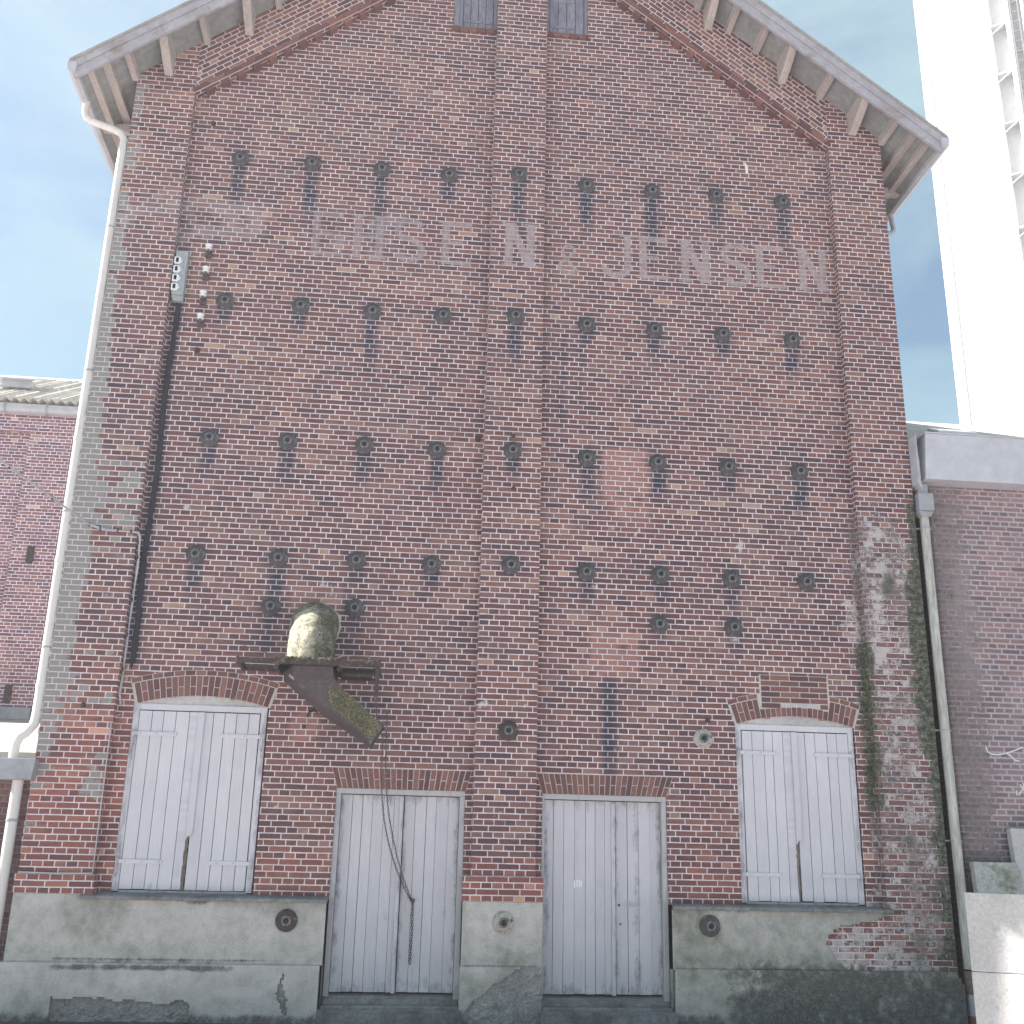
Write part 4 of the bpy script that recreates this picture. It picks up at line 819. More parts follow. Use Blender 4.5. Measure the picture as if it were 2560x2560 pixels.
for ch, cx in (('E', -2.50), ('H', -1.96), ('S', -1.42), ('E', -0.80), ('J', 1.36), ('E', 1.86), ('N', 2.44), ('S', 3.00), ('E', 3.48), ('N', 4.08)): let(ch, cx, 7.89, 0.64, YL)
let('N', 0.03, 7.87, 0.64, -0.003); let('&', 0.70, 7.88, 0.44, YL)

# ---------------- roof
YF, YB, XE = -0.56, 15.3, 5.74
roof = MB(); th = 0.12
for sx in (-1, 1):
    n_ = 1
    a = (0, soff(0)); e = (XE, soff(XE))
    nx_, nz_ = 0.614, 0.789
    P = [(0, soff(0)), (sx*XE, soff(XE)), (sx*(XE+0.03), soff(XE)+0.10), (0, soff(0)+th+0.03)]
    roof.prism(P if sx > 0 else P[::-1], 'y', YF+0.03, YB, mi=0)
rf = roof.build('roof', [M['soffit']], wh)
tp = MB()
for sx in (-1, 1):
    P = [(0, soff(0)+0.155), (sx*(XE+0.08), soff(XE+0.08)+0.135), (sx*(XE+0.08), soff(XE+0.08)+0.175), (0, soff(0)+0.20)]
    tp.prism(P if sx > 0 else P[::-1], 'y', YF-0.07, YB)
tp.build('roof_covering', M['slate'], rf)
def rake(mb, x0, x1, y0, y1, d0, d1, sx):      # bar following the rake; d measured vertically from the soffit plane
    P = []
    for y in (y0, y1): P += [(sx*x0, y, soff(x0)+d0), (sx*x1, y, soff(x1)+d0), (sx*x1, y, soff(x1)+d1), (sx*x0, y, soff(x0)+d1)]
    mb.hexa(P)
for sx in (-1, 1):
    vb = MB(); rake(vb, 0, XE, YF-0.02, YF+0.028, -0.13, 0.10, sx); rake(vb, 0, XE+0.04, YF-0.045, YF-0.021, 0.02, 0.16, sx)
    vb.build('verge_board', M['verge'], rf, bevel=0.004)
    # purlin ends
    for x in (4.75, 3.76, 2.70, 1.60):
        pu = MB(); z = soff(x); w2 = 0.056
        prof = [(YF+0.03, z-0.10), (-0.19, z-0.24), (-0.02, z-0.30), (0.005, z-0.30), (0.005, z+0.05), (YF+0.03, z+0.05)]
        pu.prism(prof, 'x', sx*x-w2, sx*x+w2); pu.build('purlin_end', M['eave_wood'], rf, bevel=0.006)
    for x in (5.17, 4.30, 3.40, 3.0, 2.55, 2.15):
        sm = MB(); z = soff(x); dz = 0.10; sm.hexa([(sx*x-0.04, YF+0.03, z-dz), (sx*x+0.04, YF+0.03, z-dz), (sx*x+0.04, 0.004, z-dz), (sx*x-0.04, 0.004, z-dz), (sx*x-0.04, YF+0.03, z+0.04), (sx*x+0.04, YF+0.03, z+0.04), (sx*x+0.04, 0.004, z+0.04), (sx*x-0.04, 0.004, z+0.04)])
        sm.build('lookout', M['eave_wood'], rf, bevel=0.004)
    for x, w2, d in ((5.42, 0.055, 0.06), (5.60, 0.045, 0.05)):
        ev = MB(); ev.box(sx*x-w2, sx*x+w2, YF+0.035, YB-0.1, soff(x)-d, soff(x)+0.03); ev.build('eave_board', M['eave_wood'], rf, bevel=0.004)
    for y in np.arange(0.7, 14.5, 0.95):
        ev = MB(); ev.box(sx*5.45-0.29 if sx > 0 else sx*5.45-0.27, sx*5.45+0.27 if sx > 0 else sx*5.45+0.29, y-0.045, y+0.045, 9.90, 10.02); ev.build('rafter_end', M['eave_wood'], rf, bevel=0.004)
    gt = MB(); x = XE+0.035; z = 9.90
    pr = [(x-0.05, z+0.08), (x-0.045, z-0.06), (x, z-0.085), (x+0.05, z-0.06), (x+0.065, z+0.08), (x+0.055, z+0.08), (x+0.04, z-0.045), (x, z-0.065), (x-0.035, z-0.05), (x-0.04, z+0.08)]
    if sx < 0: pr = [(-a_, b_) for a_, b_ in pr][::-1]
    gt.prism(pr, 'y', YF-0.06, YB); gt.quad((sx*(x-.05), YF-.055, z+.08), (sx*(x-.045), YF-.055, z-.06), (sx*(x+.05), YF-.055, z-.06), (sx*(x+.065), YF-.055, z+.08))
    gt.build('gutter', M['zinc_pale'], rf)
# broken end of the gutter bracket on the right
gb = MB(); gb.tube([(5.17, 0.55, 9.12), (5.50, 0.62, 9.22), (5.56, 0.63, 9.27), (5.53, 0.62, 9.52)], 0.035, 8); gb.build('gutter_outlet', M['zinc'], rf)
# left downpipe
dp = MB(); px = -5.215
dp.tube([(-5.76, 0.03, 9.86), (-5.76, 0.03, 9.70), (-5.73, 0.03, 9.62), (-5.66, 0.03, 9.57), (-5.36, 0.03, 9.47), (-5.26, 0.03, 9.42), (px, 0.03, 9.33), (px, 0.03, 9.2)], 0.048, 14)
dp.tube([(px, 0.03, 9.2), (px, 0.03, 1.86), (px-0.01, 0.02, 1.75), (px-0.07, 0.0, 1.66), (px-0.13, -0.02, 1.61), (px-0.16, -0.02, 1.52), (px-0.16, -0.02, 1.34)], 0.052, 14)
for z in (8.9, 7.0, 5.1, 3.6, 2.15): dp.lathe([(0.058, 0), (0.058, 0.05)], 14, Matrix.Translation((px, 0.03, z)))
dpo = dp.build('downpipe', M['pvc'], wh)
for z in (8.0, 6.0, 4.2, 2.6):
    b = MB(); b.lathe([(0.057, 0), (0.057, 0.02)], 14, Matrix.Translation((px, 0.03, z))); b.box(px, px+0.09, 0.02, 0.04, z, z+0.02); b.build('pipe_bracket', M['zinc'], dpo)
# torn mortar edge along the corner beside the downpipe
te = MB(); te.box(-5.154, -5.1495, 0.0, 0.10, 0.4, 9.3); z = 0.4
while z < 9.3:
    h_ = random.uniform(0.03, 0.10); w_ = random.uniform(0.004, 0.022)*(1.6 if 1.8 < z < 6.5 else 0.7)
    te.box(-5.15-w_, -5.1525, 0.0, 0.10, z, z+h_); z += h_+random.uniform(0.0, 0.06)
te.build('torn_edge', M['cement'], wh)
# weeds in the corner on the right
wd = MB()
for i_ in range(420):
    z = random.triangular(0.8, 3.9, 2.6); x = 4.40+random.gauss(0, 0.06); y = random.uniform(-0.03, 0.11); l_ = random.uniform(0.03, 0.11); a = random.uniform(-1.2, 1.2); w_ = 0.006
    x1, z1 = x+math.sin(a)*l_, z-math.cos(a)*l_*random.choice((1, 1, -0.5)); y1 = y-random.uniform(0, 0.05)
    wd.add([(x-w_, y, z), (x+w_, y, z), (x1, y1, z1)], [(0, 1, 2)])
tag(wd.build('wall_weeds', M['weed']), 'dry weeds and moss growing down the brick corner above the right shutter', 'weeds', kind='stuff')

# ================================================================ GRAIN CHUTE
ch = thing('grain_chute', (-2.25, 0.12, 2.98), 'mossy elbow pipe and slanting iron spout sticking out above the left door', 'chute')
el = MB(); cx, zc = -2.255, 2.985; R0, Rb = 0.262, 0.44; pth = [(cx, 0.16, zc), (cx, 0.06, zc)]
for i_ in range(0, 13):
    a = rad(90*i_/12); pth.append((cx+0.012*i_/12, 0.02-Rb*math.sin(a), zc-Rb*(1-math.cos(a))))
pth.append((cx+0.012, 0.02-Rb, zc-Rb-0.08)); el.tube(pth, R0, 28)
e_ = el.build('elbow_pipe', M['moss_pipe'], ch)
ts = bpy.data.textures.new('lump', 'CLOUDS'); ts.noise_scale = 0.06
sub = e_.modifiers.new('sub', 'SUBSURF'); sub.levels = 2; sub.render_levels = 2
dm = e_.modifiers.new('lump', 'DISPLACE'); dm.texture = ts; dm.strength = 0.022; dm.mid_level = 0.5
cl = MB(); cl.lathe([(0.30, 0.0), (0.295, 0.012), (0.255, 0.02)], 30, Matrix.Translation((cx, PY, zc)) @ Matrix.Rotation(rad(90), 4, 'X'), jit=0.06); cl.build('mortar_collar', M['cement'], ch)
YC = 0.02-Rb
fl = MB()
for y in (YC-0.29, YC+0.27): fl.box(-3.00, -1.46, y-0.022, y+0.022, 2.405, 2.465)
fl.box(-3.0, -2.56, YC+0.04, YC+0.24, 2.43, 2.442); fl.box(-2.60, -1.92, YC-0.29, YC+0.28, 2.466, 2.482); fl.box(-3.01, -2.97, YC-0.30, YC+0.29, 2.40, 2.47); fl.box(-1.50, -1.47, YC-0.30, YC+0.29, 2.40, 2.47)
fl.box(-2.60, -2.56, YC-0.265, YC+0.25, 2.36, 2.404); fl.box(-1.93, -1.89, YC-0.265, YC+0.25, 2.36, 2.404)
fl.tube([(-1.9, YC+0.1, 2.385), (-1.49, YC+0.1, 2.385)], 0.03, 8); fl.box(-1.9, -1.5, YC-0.05, YC+0.22, 2.33, 2.37)
fl.build('slide_gate', M['iron_rust'], ch, bevel=0.004)
wr = MB(); wr.tube([(-2.94, YC-0.3, 2.585), (-2.7, YC-0.31, 2.52), (-2.52, YC-0.32, 2.475)], 0.006, 6); wr.tube([(-1.93, YC-0.3, 2.49), (-1.86, YC-0.31, 2.515), (-1.58, YC-0.3, 2.515)], 0.007, 6); wr.build('pull_rod', M['iron'], ch)
sp_ = MB()
St = [[(-2.40, -0.67, 2.40), (-1.98, -0.67, 2.40), (-1.94, -0.20, 2.40), (-2.545, -0.20, 2.40)],
      [(-2.375, -0.665, 2.22), (-1.965, -0.66, 2.29), (-1.95, -0.22, 2.27), (-2.53, -0.22, 2.29)],
      [(-1.96, -0.62, 1.93), (-1.80, -0.62, 2.11), (-1.80, -0.26, 2.10), (-2.05, -0.25, 1.91)],
      [(-1.51, -0.55, 1.605), (-1.395, -0.55, 1.795), (-1.395, -0.28, 1.79), (-1.52, -0.28, 1.58)]]
for A_, B_ in zip(St, St[1:]):
    for i_ in range(4): j = (i_+1) % 4; sp_.quad(A_[i_], A_[j], B_[j], B_[i_])
sp_.quad(*St[0])
so = sp_.build('spout', M['spout'], ch); sl = so.modifiers.new('sol', 'SOLIDIFY'); sl.thickness = 0.008; sl.offset = 0
mo = MB()                                     # moss lying on the flank and top of the spout
for k in range(5200):
    t = random.random(); s_ = random.random(); y_front = -0.640+0.085*t
    xa, za, xb, zb = -2.10+0.575*t, 2.06-0.44*t, -1.96+0.55*t, 2.27-0.47*t
    if t < 0.2 and s_ < 0.55*(1-t*5)+0.1*random.random(): continue
    if s_ < 0.06+0.08*random.random(): continue
    x_, z_ = xa+(xb-xa)*s_, za+(zb-za)*s_; r = random.uniform(0.005, 0.014); c_ = Vector((x_, y_front-random.uniform(0, 0.012), z_))
    q = [c_+Vector((random.uniform(-r, r), random.uniform(-r, r*0.3), random.uniform(-r, r))) for _ in range(4)]
    mo.add(q, [(0, 1, 2), (0, 2, 3), (0, 3, 1), (1, 3, 2)])
Rb_, R0_, zb_ = 0.44, 0.262, 2.985-0.44
for k in range(3800):                         # clumps over the elbow, thicker towards the crown and the right flank
    a = random.uniform(0.0, math.pi/2); ph = random.uniform(0, 2*math.pi); rr0 = R0_+0.004
    dens = 0.35+0.65*float(fbm(a*1.5+3, ph*0.8, 2.2) > 0.47)
    if math.cos(ph) < 0.25 and a > 0.62: dens *= 0.12
    if random.random() > dens: continue
    cr_ = Rb_+rr0*math.sin(ph)
    c_ = Vector((-2.25+rr0*math.cos(ph), 0.02-cr_*math.sin(a), zb_+cr_*math.cos(a))); r = random.uniform(0.005, 0.013)
    q = [c_+Vector((random.uniform(-r, r), random.uniform(-r, r), random.uniform(-r, r))) for _ in range(4)]
    mo.add(q, [(0, 1, 2), (0, 2, 3), (0, 3, 1), (1, 3, 2)])
for k in range(700):
    x_ = random.uniform(-2.58, -1.55) if random.random() < 0.3 else random.uniform(-2.5, -1.95); r = random.uniform(0.006, 0.02)
    if x_ > -1.9 and random.random() < 0.6: continue
    c_ = Vector((x_, YC-0.285+random.uniform(-.02, .05), 2.475+random.uniform(-.02, .012))); q = [c_+Vector((random.uniform(-r, r), random.uniform(-r, r), random.uniform(-r, r))) for _ in range(4)]
    mo.add(q, [(0, 1, 2), (0, 2, 3), (0, 3, 1), (1, 3, 2)])
mo.build('moss_growth', M['moss'], ch)
rm = MB(); P = [St[3][i_] for i_ in range(4)]; B_ = [tuple(Vector(St[3][i_]) + (Vector(St[2][i_])-Vector(St[3][i_])).normalized()*0.04) for i_ in range(4)]
for i_ in range(4):
    j = (i_+1) % 4; c0 = sum((Vector(p) for p in P), Vector())/4
    o1 = [tuple(c0+(Vector(p)-c0)*1.08) for p in P]; c1 = sum((Vector(p) for p in B_), Vector())/4; o2 = [tuple(c1+(Vector(p)-c1)*1.08) for p in B_]
    rm.quad(o1[i_], o1[j], o2[j], o2[i_])
rm.build('spout_rim', M['iron'], ch)
hk = MB(); hk.box(-1.515, -1.47, YC-0.31, YC-0.25, 2.15, 2.47); hk.tube([(-1.49, YC-0.28, 2.16), (-1.49, YC-0.28, 2.06)], 0.02, 8); hk.tube([(-1.53, YC-0.28, 2.46), (-1.53, YC-0.28, 2.28)], 0.007, 6)
hk.box(-1.56, -1.44, YC-0.31, YC-0.29, 2.47, 2.485); hk.build('hook_bar', M['iron_rust'], ch, bevel=0.004)
# ================================================================ CHAIN
chn = MB(); link = []
def one_link(mb, p, d, roll, L_=0.036, w=0.019, r=0.0036):
    d = d.normalized(); a = d.orthogonal().normalized(); a = Matrix.Rotation(roll, 3, d) @ a
    pts = []; n = 10
    for i_ in range(n): t = 2*math.pi*i_/n; pts.append(p+d*(L_/2)*math.cos(t)+a*(w/2)*math.sin(t))
    b = d.cross(a); P = []; F = []; m = 5
    for i_ in range(n):
        tg = (pts[(i_+1) % n]-pts[i_-1]).normalized(); nr = tg.cross(b)
        for j in range(m): q = 2*math.pi*j/m; P.append(pts[i_]+(nr*math.cos(q)+b*math.sin(q))*r)
    for i_ in range(n):
        for j in range(m): F.append((i_*m+j, i_*m+(j+1) % m, ((i_+1) % n)*m+(j+1) % m, ((i_+1) % n)*m+j))
    mb.add(P, F, None, 0, True)
def chain(mb, pts, pitch=0.029):
    P = [Vector(p) for p in pts]; cur = 0.0; k = 0; acc = []
    for a, b in zip(P, P[1:]): acc.append((a, b, (b-a).length))
    tot = sum(q[2] for q in acc); s_ = 0.0
    while s_ < tot:
        t = s_; 
        for a, b, l in acc:
            if t <= l: break
            t -= l
        one_link(mb, a+(b-a)*(t/l), b-a, (k % 2)*math.pi/2+0.5); k += 1; s_ += pitch
def sag(a, b, bx, n=22):
    a, b = Vector(a), Vector(b); out = []
    for i_ in range(n+1):
        t = i_/n; p = a.lerp(b, t); p.x = a.x+(b.x-a.x)*(t**bx); out.append(p)
    return out
yk = YC-0.28
chain(chn, [(-1.49, yk, 2.06), (-1.47, yk+0.03, 1.86), (-1.385, YC-0.10, 1.78)]); 
chain(chn, [(-1.395, YC-0.16, 1.68)]+sag((-1.395, YC-0.16, 1.62), (-1.005, 0.135, 0.0), 2.6)); chain(chn, [(-1.365, YC-0.13, 1.95), (-1.36, YC-0.13, 1.70)]+sag((-1.355, YC-0.13, 1.66), (-0.995, 0.135, 0.0), 2.2))
chain(chn, [(-0.985, 0.132, 0.0), (-0.978, 0.14, -0.3), (-0.985, 0.15, -0.64)]); chain(chn, [(-0.972, 0.128, -0.02), (-0.968, 0.14, -0.3), (-0.975, 0.15, -0.66)], 0.030)
for k in range(5): one_link(chn, Vector((-0.998+0.008*k, 0.13, -0.012+0.006*(k % 3))), Vector((0.3*k-0.6, 0.2, 1)), k*0.9)
tag(chn.build('chain', M['iron'], None, origin=(-1.49, YC-0.28, 2.06)), 'dark iron chain hanging from the spout, looped over the left door handle', 'chain')

# ================================================================ INSULATORS, FUSE BOX, CABLES
ins0 = thing('insulator', (-3.97, PY, 7.80), 'white porcelain insulator on the brick wall, topmost of the column beside the grey socket box', 'insulator', 'porcelain insulators on the brick wall')
ib = MB(); ib.tube([(-3.97, PY, 7.77), (-3.97, 0.04, 7.77), (-3.97, 0.03, 7.79), (-3.97, 0.03, 7.84)], 0.016, 8); ib.box(-4.015, -3.935, PY-0.045, PY, 7.72, 7.80); ib.build('bracket', M['iron'], ins0, bevel=0.006)
sp2 = MB(); sp2.lathe([(0.028, 0.0), (0.043, 0.006), (0.045, 0.018), (0.030, 0.028), (0.030, 0.038), (0.046, 0.048), (0.048, 0.062), (0.036, 0.072), (0.02, 0.074)], 20, Matrix.Translation((-3.97, 0.03, 7.80))); sp2.build('spool', M['porcelain'], ins0)
for z, lb in ((7.475, 'white porcelain insulator on the brick wall, second from the top of its column'), (7.13, 'white porcelain insulator directly left of an iron anchor plate'), (6.81, 'white porcelain insulator, lowest of the column of four on the brick wall')):
    c = dup(ins0, None, (0, 0, z-7.80)); tag(c, lb, 'insulator', 'porcelain insulators on the brick wall')
fb = thing('socket_box', (-4.27, PY, 7.37), 'grey upright box with four white sockets beside the left brick pilaster', 'electrical box')
b_ = MB(); b_.box(-4.365, -4.215, PY-0.10, PY, 7.13, 7.72); b_.box(-4.372, -4.208, PY-0.11, PY, 7.715, 7.735); b_.prism([(-4.345, 7.05), (-4.22, 7.05), (-4.215, 7.13), (-4.365, 7.13)], 'y', PY-0.08, PY)
b_.build('casing', M['grey_box'], fb, bevel=0.008)
for k in range(4):
    z = 7.60-k*0.125; s3 = MB(); x_ = -4.325
    out = [(x_-0.045, z-0.05), (x_+0.025, z-0.05), (x_+0.062, z-0.005), (x_+0.062, z+0.008), (x_+0.025, z+0.05), (x_-0.045, z+0.05)]
    s3.prism(out, 'y', PY-0.125, PY-0.10); sk = s3.build('socket', M['porcelain'], fb, bevel=0.010)
    s4 = MB(); s4.box(x_-0.022, x_+0.010, PY-0.1285, PY-0.125, z-0.030, z+0.030); s4.lathe([(0.006, 0), (0.006, 0.003)], 8, Matrix.Translation((x_+0.045, PY-0.125, z)) @ Matrix.Rotation(rad(90), 4, 'X')); s4.build('contact', M['dark'], sk)
tk = MB(); zz = lines(2.50, 7.06, 0.12)
for za, zb in zip(zz, zz[1:]):
    dx = 0.010*math.sin(za*3)+random.uniform(-.004, .004); w_ = 0.030+random.uniform(-.003, .004); tk.box(-4.288+dx-w_, -4.288+dx+w_, PY-0.022, PY, za-0.003, zb)
tk.prism([(-4.31, 2.50), (-4.285, 2.42), (-4.262, 2.50)], 'y', PY-0.022, PY)
tag(tk.build('cable_trunking', M['black'], None, origin=(-4.29, PY, 2.45)), 'long black tarred cable trunking running down beside the left brick pilaster', 'trunking')
cb = MB()
def catpts(a, b, s_, n=16): a, b = Vector(a), Vector(b); return [a.lerp(b, i_/n)-Vector((0, 0, s_*4*(i_/n)*(1-i_/n))) for i_ in range(n+1)]
main = catpts((-8.12, -18.0, 4.75), (-4.93, -0.03, 4.05), 0.05, 40)
wallrun = [(-4.93, -0.03, 4.05), (-4.75, -0.025, 4.00), (-4.5, -0.025, 3.99), (-4.37, -0.02, 3.985), (-4.345, 0.0, 3.93), (-4.345, 0.05, 3.6), (-4.365, 0.09, 3.0), (-4.365, 0.09, 2.3), (-4.372, 0.09, 2.12), (-4.335, 0.10, 1.96)]
for ph in (0, math.pi):
    pts = []
    for seg in (main, [Vector(p) for p in wallrun]):
        for a, b in zip(seg, seg[1:]):
            L_ = (b-a).length; n = max(1, int(L_/0.05))
            for i_ in range(n): pts.append(a.lerp(b, i_/n))
    o = [p+Vector((0.006*math.cos(i_*0.35+ph), 0.004*math.sin(i_*0.35+ph), 0.008*math.sin(i_*0.35+ph))) for i_, p in enumerate(pts)]
    cb.tube(o, 0.0085, 6)
cbo = cb.build('overhead_cable', M['wire'], None, origin=(-4.93, -0.03, 4.05)); tag(cbo, 'pale twisted cable coming in from the left and clipped down the left pilaster', 'cable')
ptsall = main[::2]+[Vector(p) for p in ((-4.8, -.025, 4.01), (-4.6, -.025, 3.995), (-4.45, -.025, 3.99), (-4.35, .02, 3.7), (-4.36, .07, 3.2), (-4.365, .09, 2.8), (-4.365, .09, 2.4))]
for p in ptsall: tie = MB(); tie.box(p.x-0.006, p.x+0.006, p.y-0.016, p.y+0.016, p.z-0.02, p.z+0.02); tie.build('cable_clip', M['black'], cbo)
tw = MB(); tw.tube([(-4.335, 0.10, 1.90), (-4.375, 0.09, 1.885), (-4.395, 0.06, 1.84), (-4.395, -0.006, 1.80), (-4.392, -0.008, 1.2), (-4.388, -0.008, 0.6), (-4.385, -0.012, 0.22), (-4.39, -0.04, 0.212)], 0.007, 6)
tw.tube([(-4.39, -0.040, 0.212), (-4.8, -0.036, 0.206), (-5.14, -0.036, 0.212)], 0.008, 6)
tag(tw.build('wall_wire', M['wire'], None, origin=(-4.39, 0, 0.2)), 'thin grey wire running down the left pilaster and along its base', 'wire')

# ================================================================ LEFT: LOW WALL, LEAN-TO ROOF, BACK ANNEX
lo = thing('lean_to', (-8, 0.5, GZ), 'low lean-to of dark brick with a pale flat roof left of the warehouse', 'lean-to')
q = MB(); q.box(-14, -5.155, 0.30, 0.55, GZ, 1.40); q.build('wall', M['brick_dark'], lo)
q = MB(); q.hexa([(-14, 0.18, 1.40), (-5.153, 0.18, 1.40), (-5.153, 8.48, 2.60), (-14, 8.48, 2.60), (-14, 0.18, 1.46), (-5.153, 0.18, 1.46), (-5.153, 8.48, 2.66), (-14, 8.48, 2.66)]); q.build('roof', M['felt'], lo)
hp = MB(); hp.prism([(-5.52, 1.375), (-5.49, 1.15), (-5.12, 1.15), (-5.10, 1.375)], 'y', -0.14, 0.17); ho = hp.build('hopper_head', M['zinc'], lo, bevel=0.006)
lp = MB(); lp.tube([(-5.30, 0.02, 1.16), (-5.30, 0.02, GZ+0.02)], 0.058, 16); lpo = lp.build('downpipe', M['pvc'], lo)
b = MB(); b.lathe([(0.063, 0), (0.063, 0.03)], 16, Matrix.Translation((-5.30, 0.02, 0.72))); b.build('pipe_bracket', M['zinc'], lpo)
an = thing('brick_annex', (-9, 8.6, GZ), 'long lower red brick building with pale corrugated roof behind the left downpipe', 'building')
q = MB(); q.box(-22, -5.16, 8.62, 8.9, GZ, 8.72); q.box(-8.85, -8.02, 8.50, 8.62, 2.6, 8.32); q.box(-13.4, -12.5, 8.50, 8.62, 2.6, 8.32); q.box(-22, -5.16, 8.47, 8.62, 8.32, 8.72)
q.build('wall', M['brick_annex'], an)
q = MB(); q.box(-22, -8.02, 8.44, 8.5, 2.66, 2.88); q.build('flashing', M['zinc'], an); q = MB(); q.box(-7.95, -5.16, 8.52, 8.6, 2.62, 2.80); q.build('flashing', M['zinc'], an)
for x, z in ((-8.47, 5.80), (-8.47, 3.13)): q = MB(); q.box(x-0.07, x+0.07, 8.455, 8.495, z-0.17, z+0.17); q.build('wall_anchor', M['iron_rust'], an, bevel=0.02)
gt = MB(); gt.prism([(8.30, 8.84), (8.29, 8.74), (8.33, 8.68), (8.42, 8.66), (8.47, 8.70), (8.47, 8.84)], 'x', -22, -5.17); go = gt.build('gutter', M['zinc_pale'], an)
for x in (-9.35, -8.55, -10.2, -11.0, -7.7): q = MB(); q.prism([(8.285, 8.85), (8.275, 8.74), (8.32, 8.665), (8.42, 8.645), (8.43, 8.66), (8.30, 8.75)], 'x', x-0.02, x+0.02); q.build('gutter_bracket', M['zinc'], go)
rf2 = MB(); n_ = 420; xs_ = [-22+(22-5.17)*i_/n_ for i_ in range(n_+1)]; wv = lambda x: 0.035*math.sin(2*math.pi*x/0.177)
for a, b in zip(xs_, xs_[1:]):
    za, zb = wv(a), wv(b); rf2.quad((a, 8.24, 8.93+za), (b, 8.24, 8.93+zb), (b, 12.4, 11.13+zb), (a, 12.4, 11.13+za)); rf2.quad((a, 8.24, 8.90+za), (b, 8.24, 8.90+zb), (b, 8.24, 8.93+zb), (a, 8.24, 8.93+za))
    rf2.quad((a, 8.24, 8.90+za), (b, 8.24, 8.90+zb), (b, 8.62, 8.90+zb), (a, 8.62, 8.90+za))
ro = rf2.build('roof', M['roof_left'], an)
q = MB(); q.prism([(12.25, 11.06), (12.45, 11.2), (12.65, 11.06), (12.45, 11.12)], 'x', -22, -5.17); q.build('ridge', M['cement'], ro)
q = MB(); q.box(-10.0, -9.40, 9.6, 10.1, 9.72, 9.90); q.hexa([(-10.1, 9.5, 9.86), (-9.3, 9.5, 9.86), (-9.3, 10.3, 10.22), (-10.1, 10.3, 10.22), (-10.1, 9.5, 9.90), (-9.3, 9.5, 9.90), (-9.3, 10.3, 10.26), (-10.1, 10.3, 10.26)]); q.build('skylight', M['zinc_pale'], ro)

# ================================================================ RIGHT: GRIMY ANNEX
ra = thing('right_annex', (7, 0.2, GZ), 'low grimy brick building with a deep grey metal fascia right of the warehouse', 'building')
def ra_masks(X, Y, Z):
    n = len(X); a = np.zeros((n, 4)); b = np.zeros((n, 4)); f = fbm(X, Z, 2.2)
    a[:, 2] = 0.45*sst(0.5, 0.75, f)*sst(6.2, 5.5, X)+0.25*sst(0.62, 0.8, f); a[:, 0] = 0.2*sst(5.75, 5.5, X); b[:, 2] = np.maximum(0.75*sst(6.15, 5.7, X), 0.4*sst(0.55, 0.75, f)); b[:, 3] = 0.35*sst(0.5, 0.8, fbm(X+9, Z, 1.1))*(X > 5.7); a[:, 1] = 0.25*sst(0.4, 0.7, fbm(X, Z+4, 1.7)); return a, b
mb = MB(); rr = 0.06
grid(mb, lines(5.46, 12, 0.12), lines(GZ, 5.3, 0.12), 0.12, lambda x, z: True)
for k in range(4):
    a0, a1 = rad(90*k/4), rad(90*(k+1)/4)
    for za, zb in zip(lines(GZ, 5.3, 0.4), lines(GZ, 5.3, 0.4)[1:]):
        p = lambda a: (5.46-rr*math.sin(a), 0.12+rr*(1-math.cos(a)))
        (xa, ya), (xb, yb) = p(a0), p(a1); mb.quad((xb, yb, za), (xa, ya, za), (xa, ya, zb), (xb, yb, zb))
mb.quad((5.40, 0.18, GZ), (5.40, 6, GZ), (5.40, 6, 5.3), (5.40, 0.18, 5.3)); mb.quad((12, 0.12, GZ), (12, 6, GZ), (12, 6, 5.3), (12, 0.12, 5.3))
mb.build('wall', M['brick_grimy'], ra, masks=ra_masks)
fa = MB(); fa.hexa([(5.27, -0.14, 5.17), (12.1, -0.14, 5.17), (12.1, 0.30, 5.17), (5.29, 0.30, 5.17), (5.31, -0.17, 5.78), (12.1, -0.17, 5.78), (12.1, 0.30, 5.78), (5.40, 0.30, 5.78)]); fa.box(5.30, 12.1, -0.185, 0.32, 5.782, 5.80)
fa.build('fascia', M['zinc_pale'], ra, bevel=0.003)
f2 = MB(); f2.hexa([(5.155, -0.17, 5.10), (5.235, -0.10, 5.02), (5.24, 0.3, 5.10), (5.155, 0.3, 5.10), (5.155, -0.19, 5.72), (5.19, -0.15, 5.78), (5.2, 0.3, 5.80), (5.155, 0.3, 5.80)]); f2.box(5.24, 5.30, 0.02, 0.2, 4.95, 5.5); f2.build('flashing', M['zinc_pale'], ra)
rt = MB(); rt.hexa([(5.16, 0.3, 5.72), (12.4, 0.3, 5.72), (10.6, 5.6, 8.40), (5.16, 5.6, 8.40), (5.16, 0.3, 5.78), (12.4, 0.3, 5.78), (10.6, 5.6, 8.46), (5.16, 5.6, 8.46)])
rt.hexa([(12.4, 0.3, 5.72), (12.5, 11, 5.72), (10.6, 5.62, 8.40), (10.6, 5.58, 8.40), (12.4, 0.3, 5.78), (12.5, 11, 5.78), (10.6, 5.62, 8.46), (10.6, 5.58, 8.46)])
rto = rt.build('roof', M['roof_right'], ra)
q = MB(); q.box(-0.34, 0.34, -0.2, 0.2, 0, 0.05, mtx=Matrix.Translation((7.5, 3.1, 7.20)) @ Matrix.Rotation(rad(27), 4, 'X')); q.build('skylight', M['porcelain'], rto, bevel=0.02)
rp_ = MB(); ppx = 5.285
rp_.tube([(ppx, 0.03, 4.72), (ppx, 0.03, 3.0), (ppx, 0.02, 1.0), (ppx, 0.0, -0.62)], 0.058, 16)
rpo = rp_.build('downpipe', M['pvc_dirty'], ra)
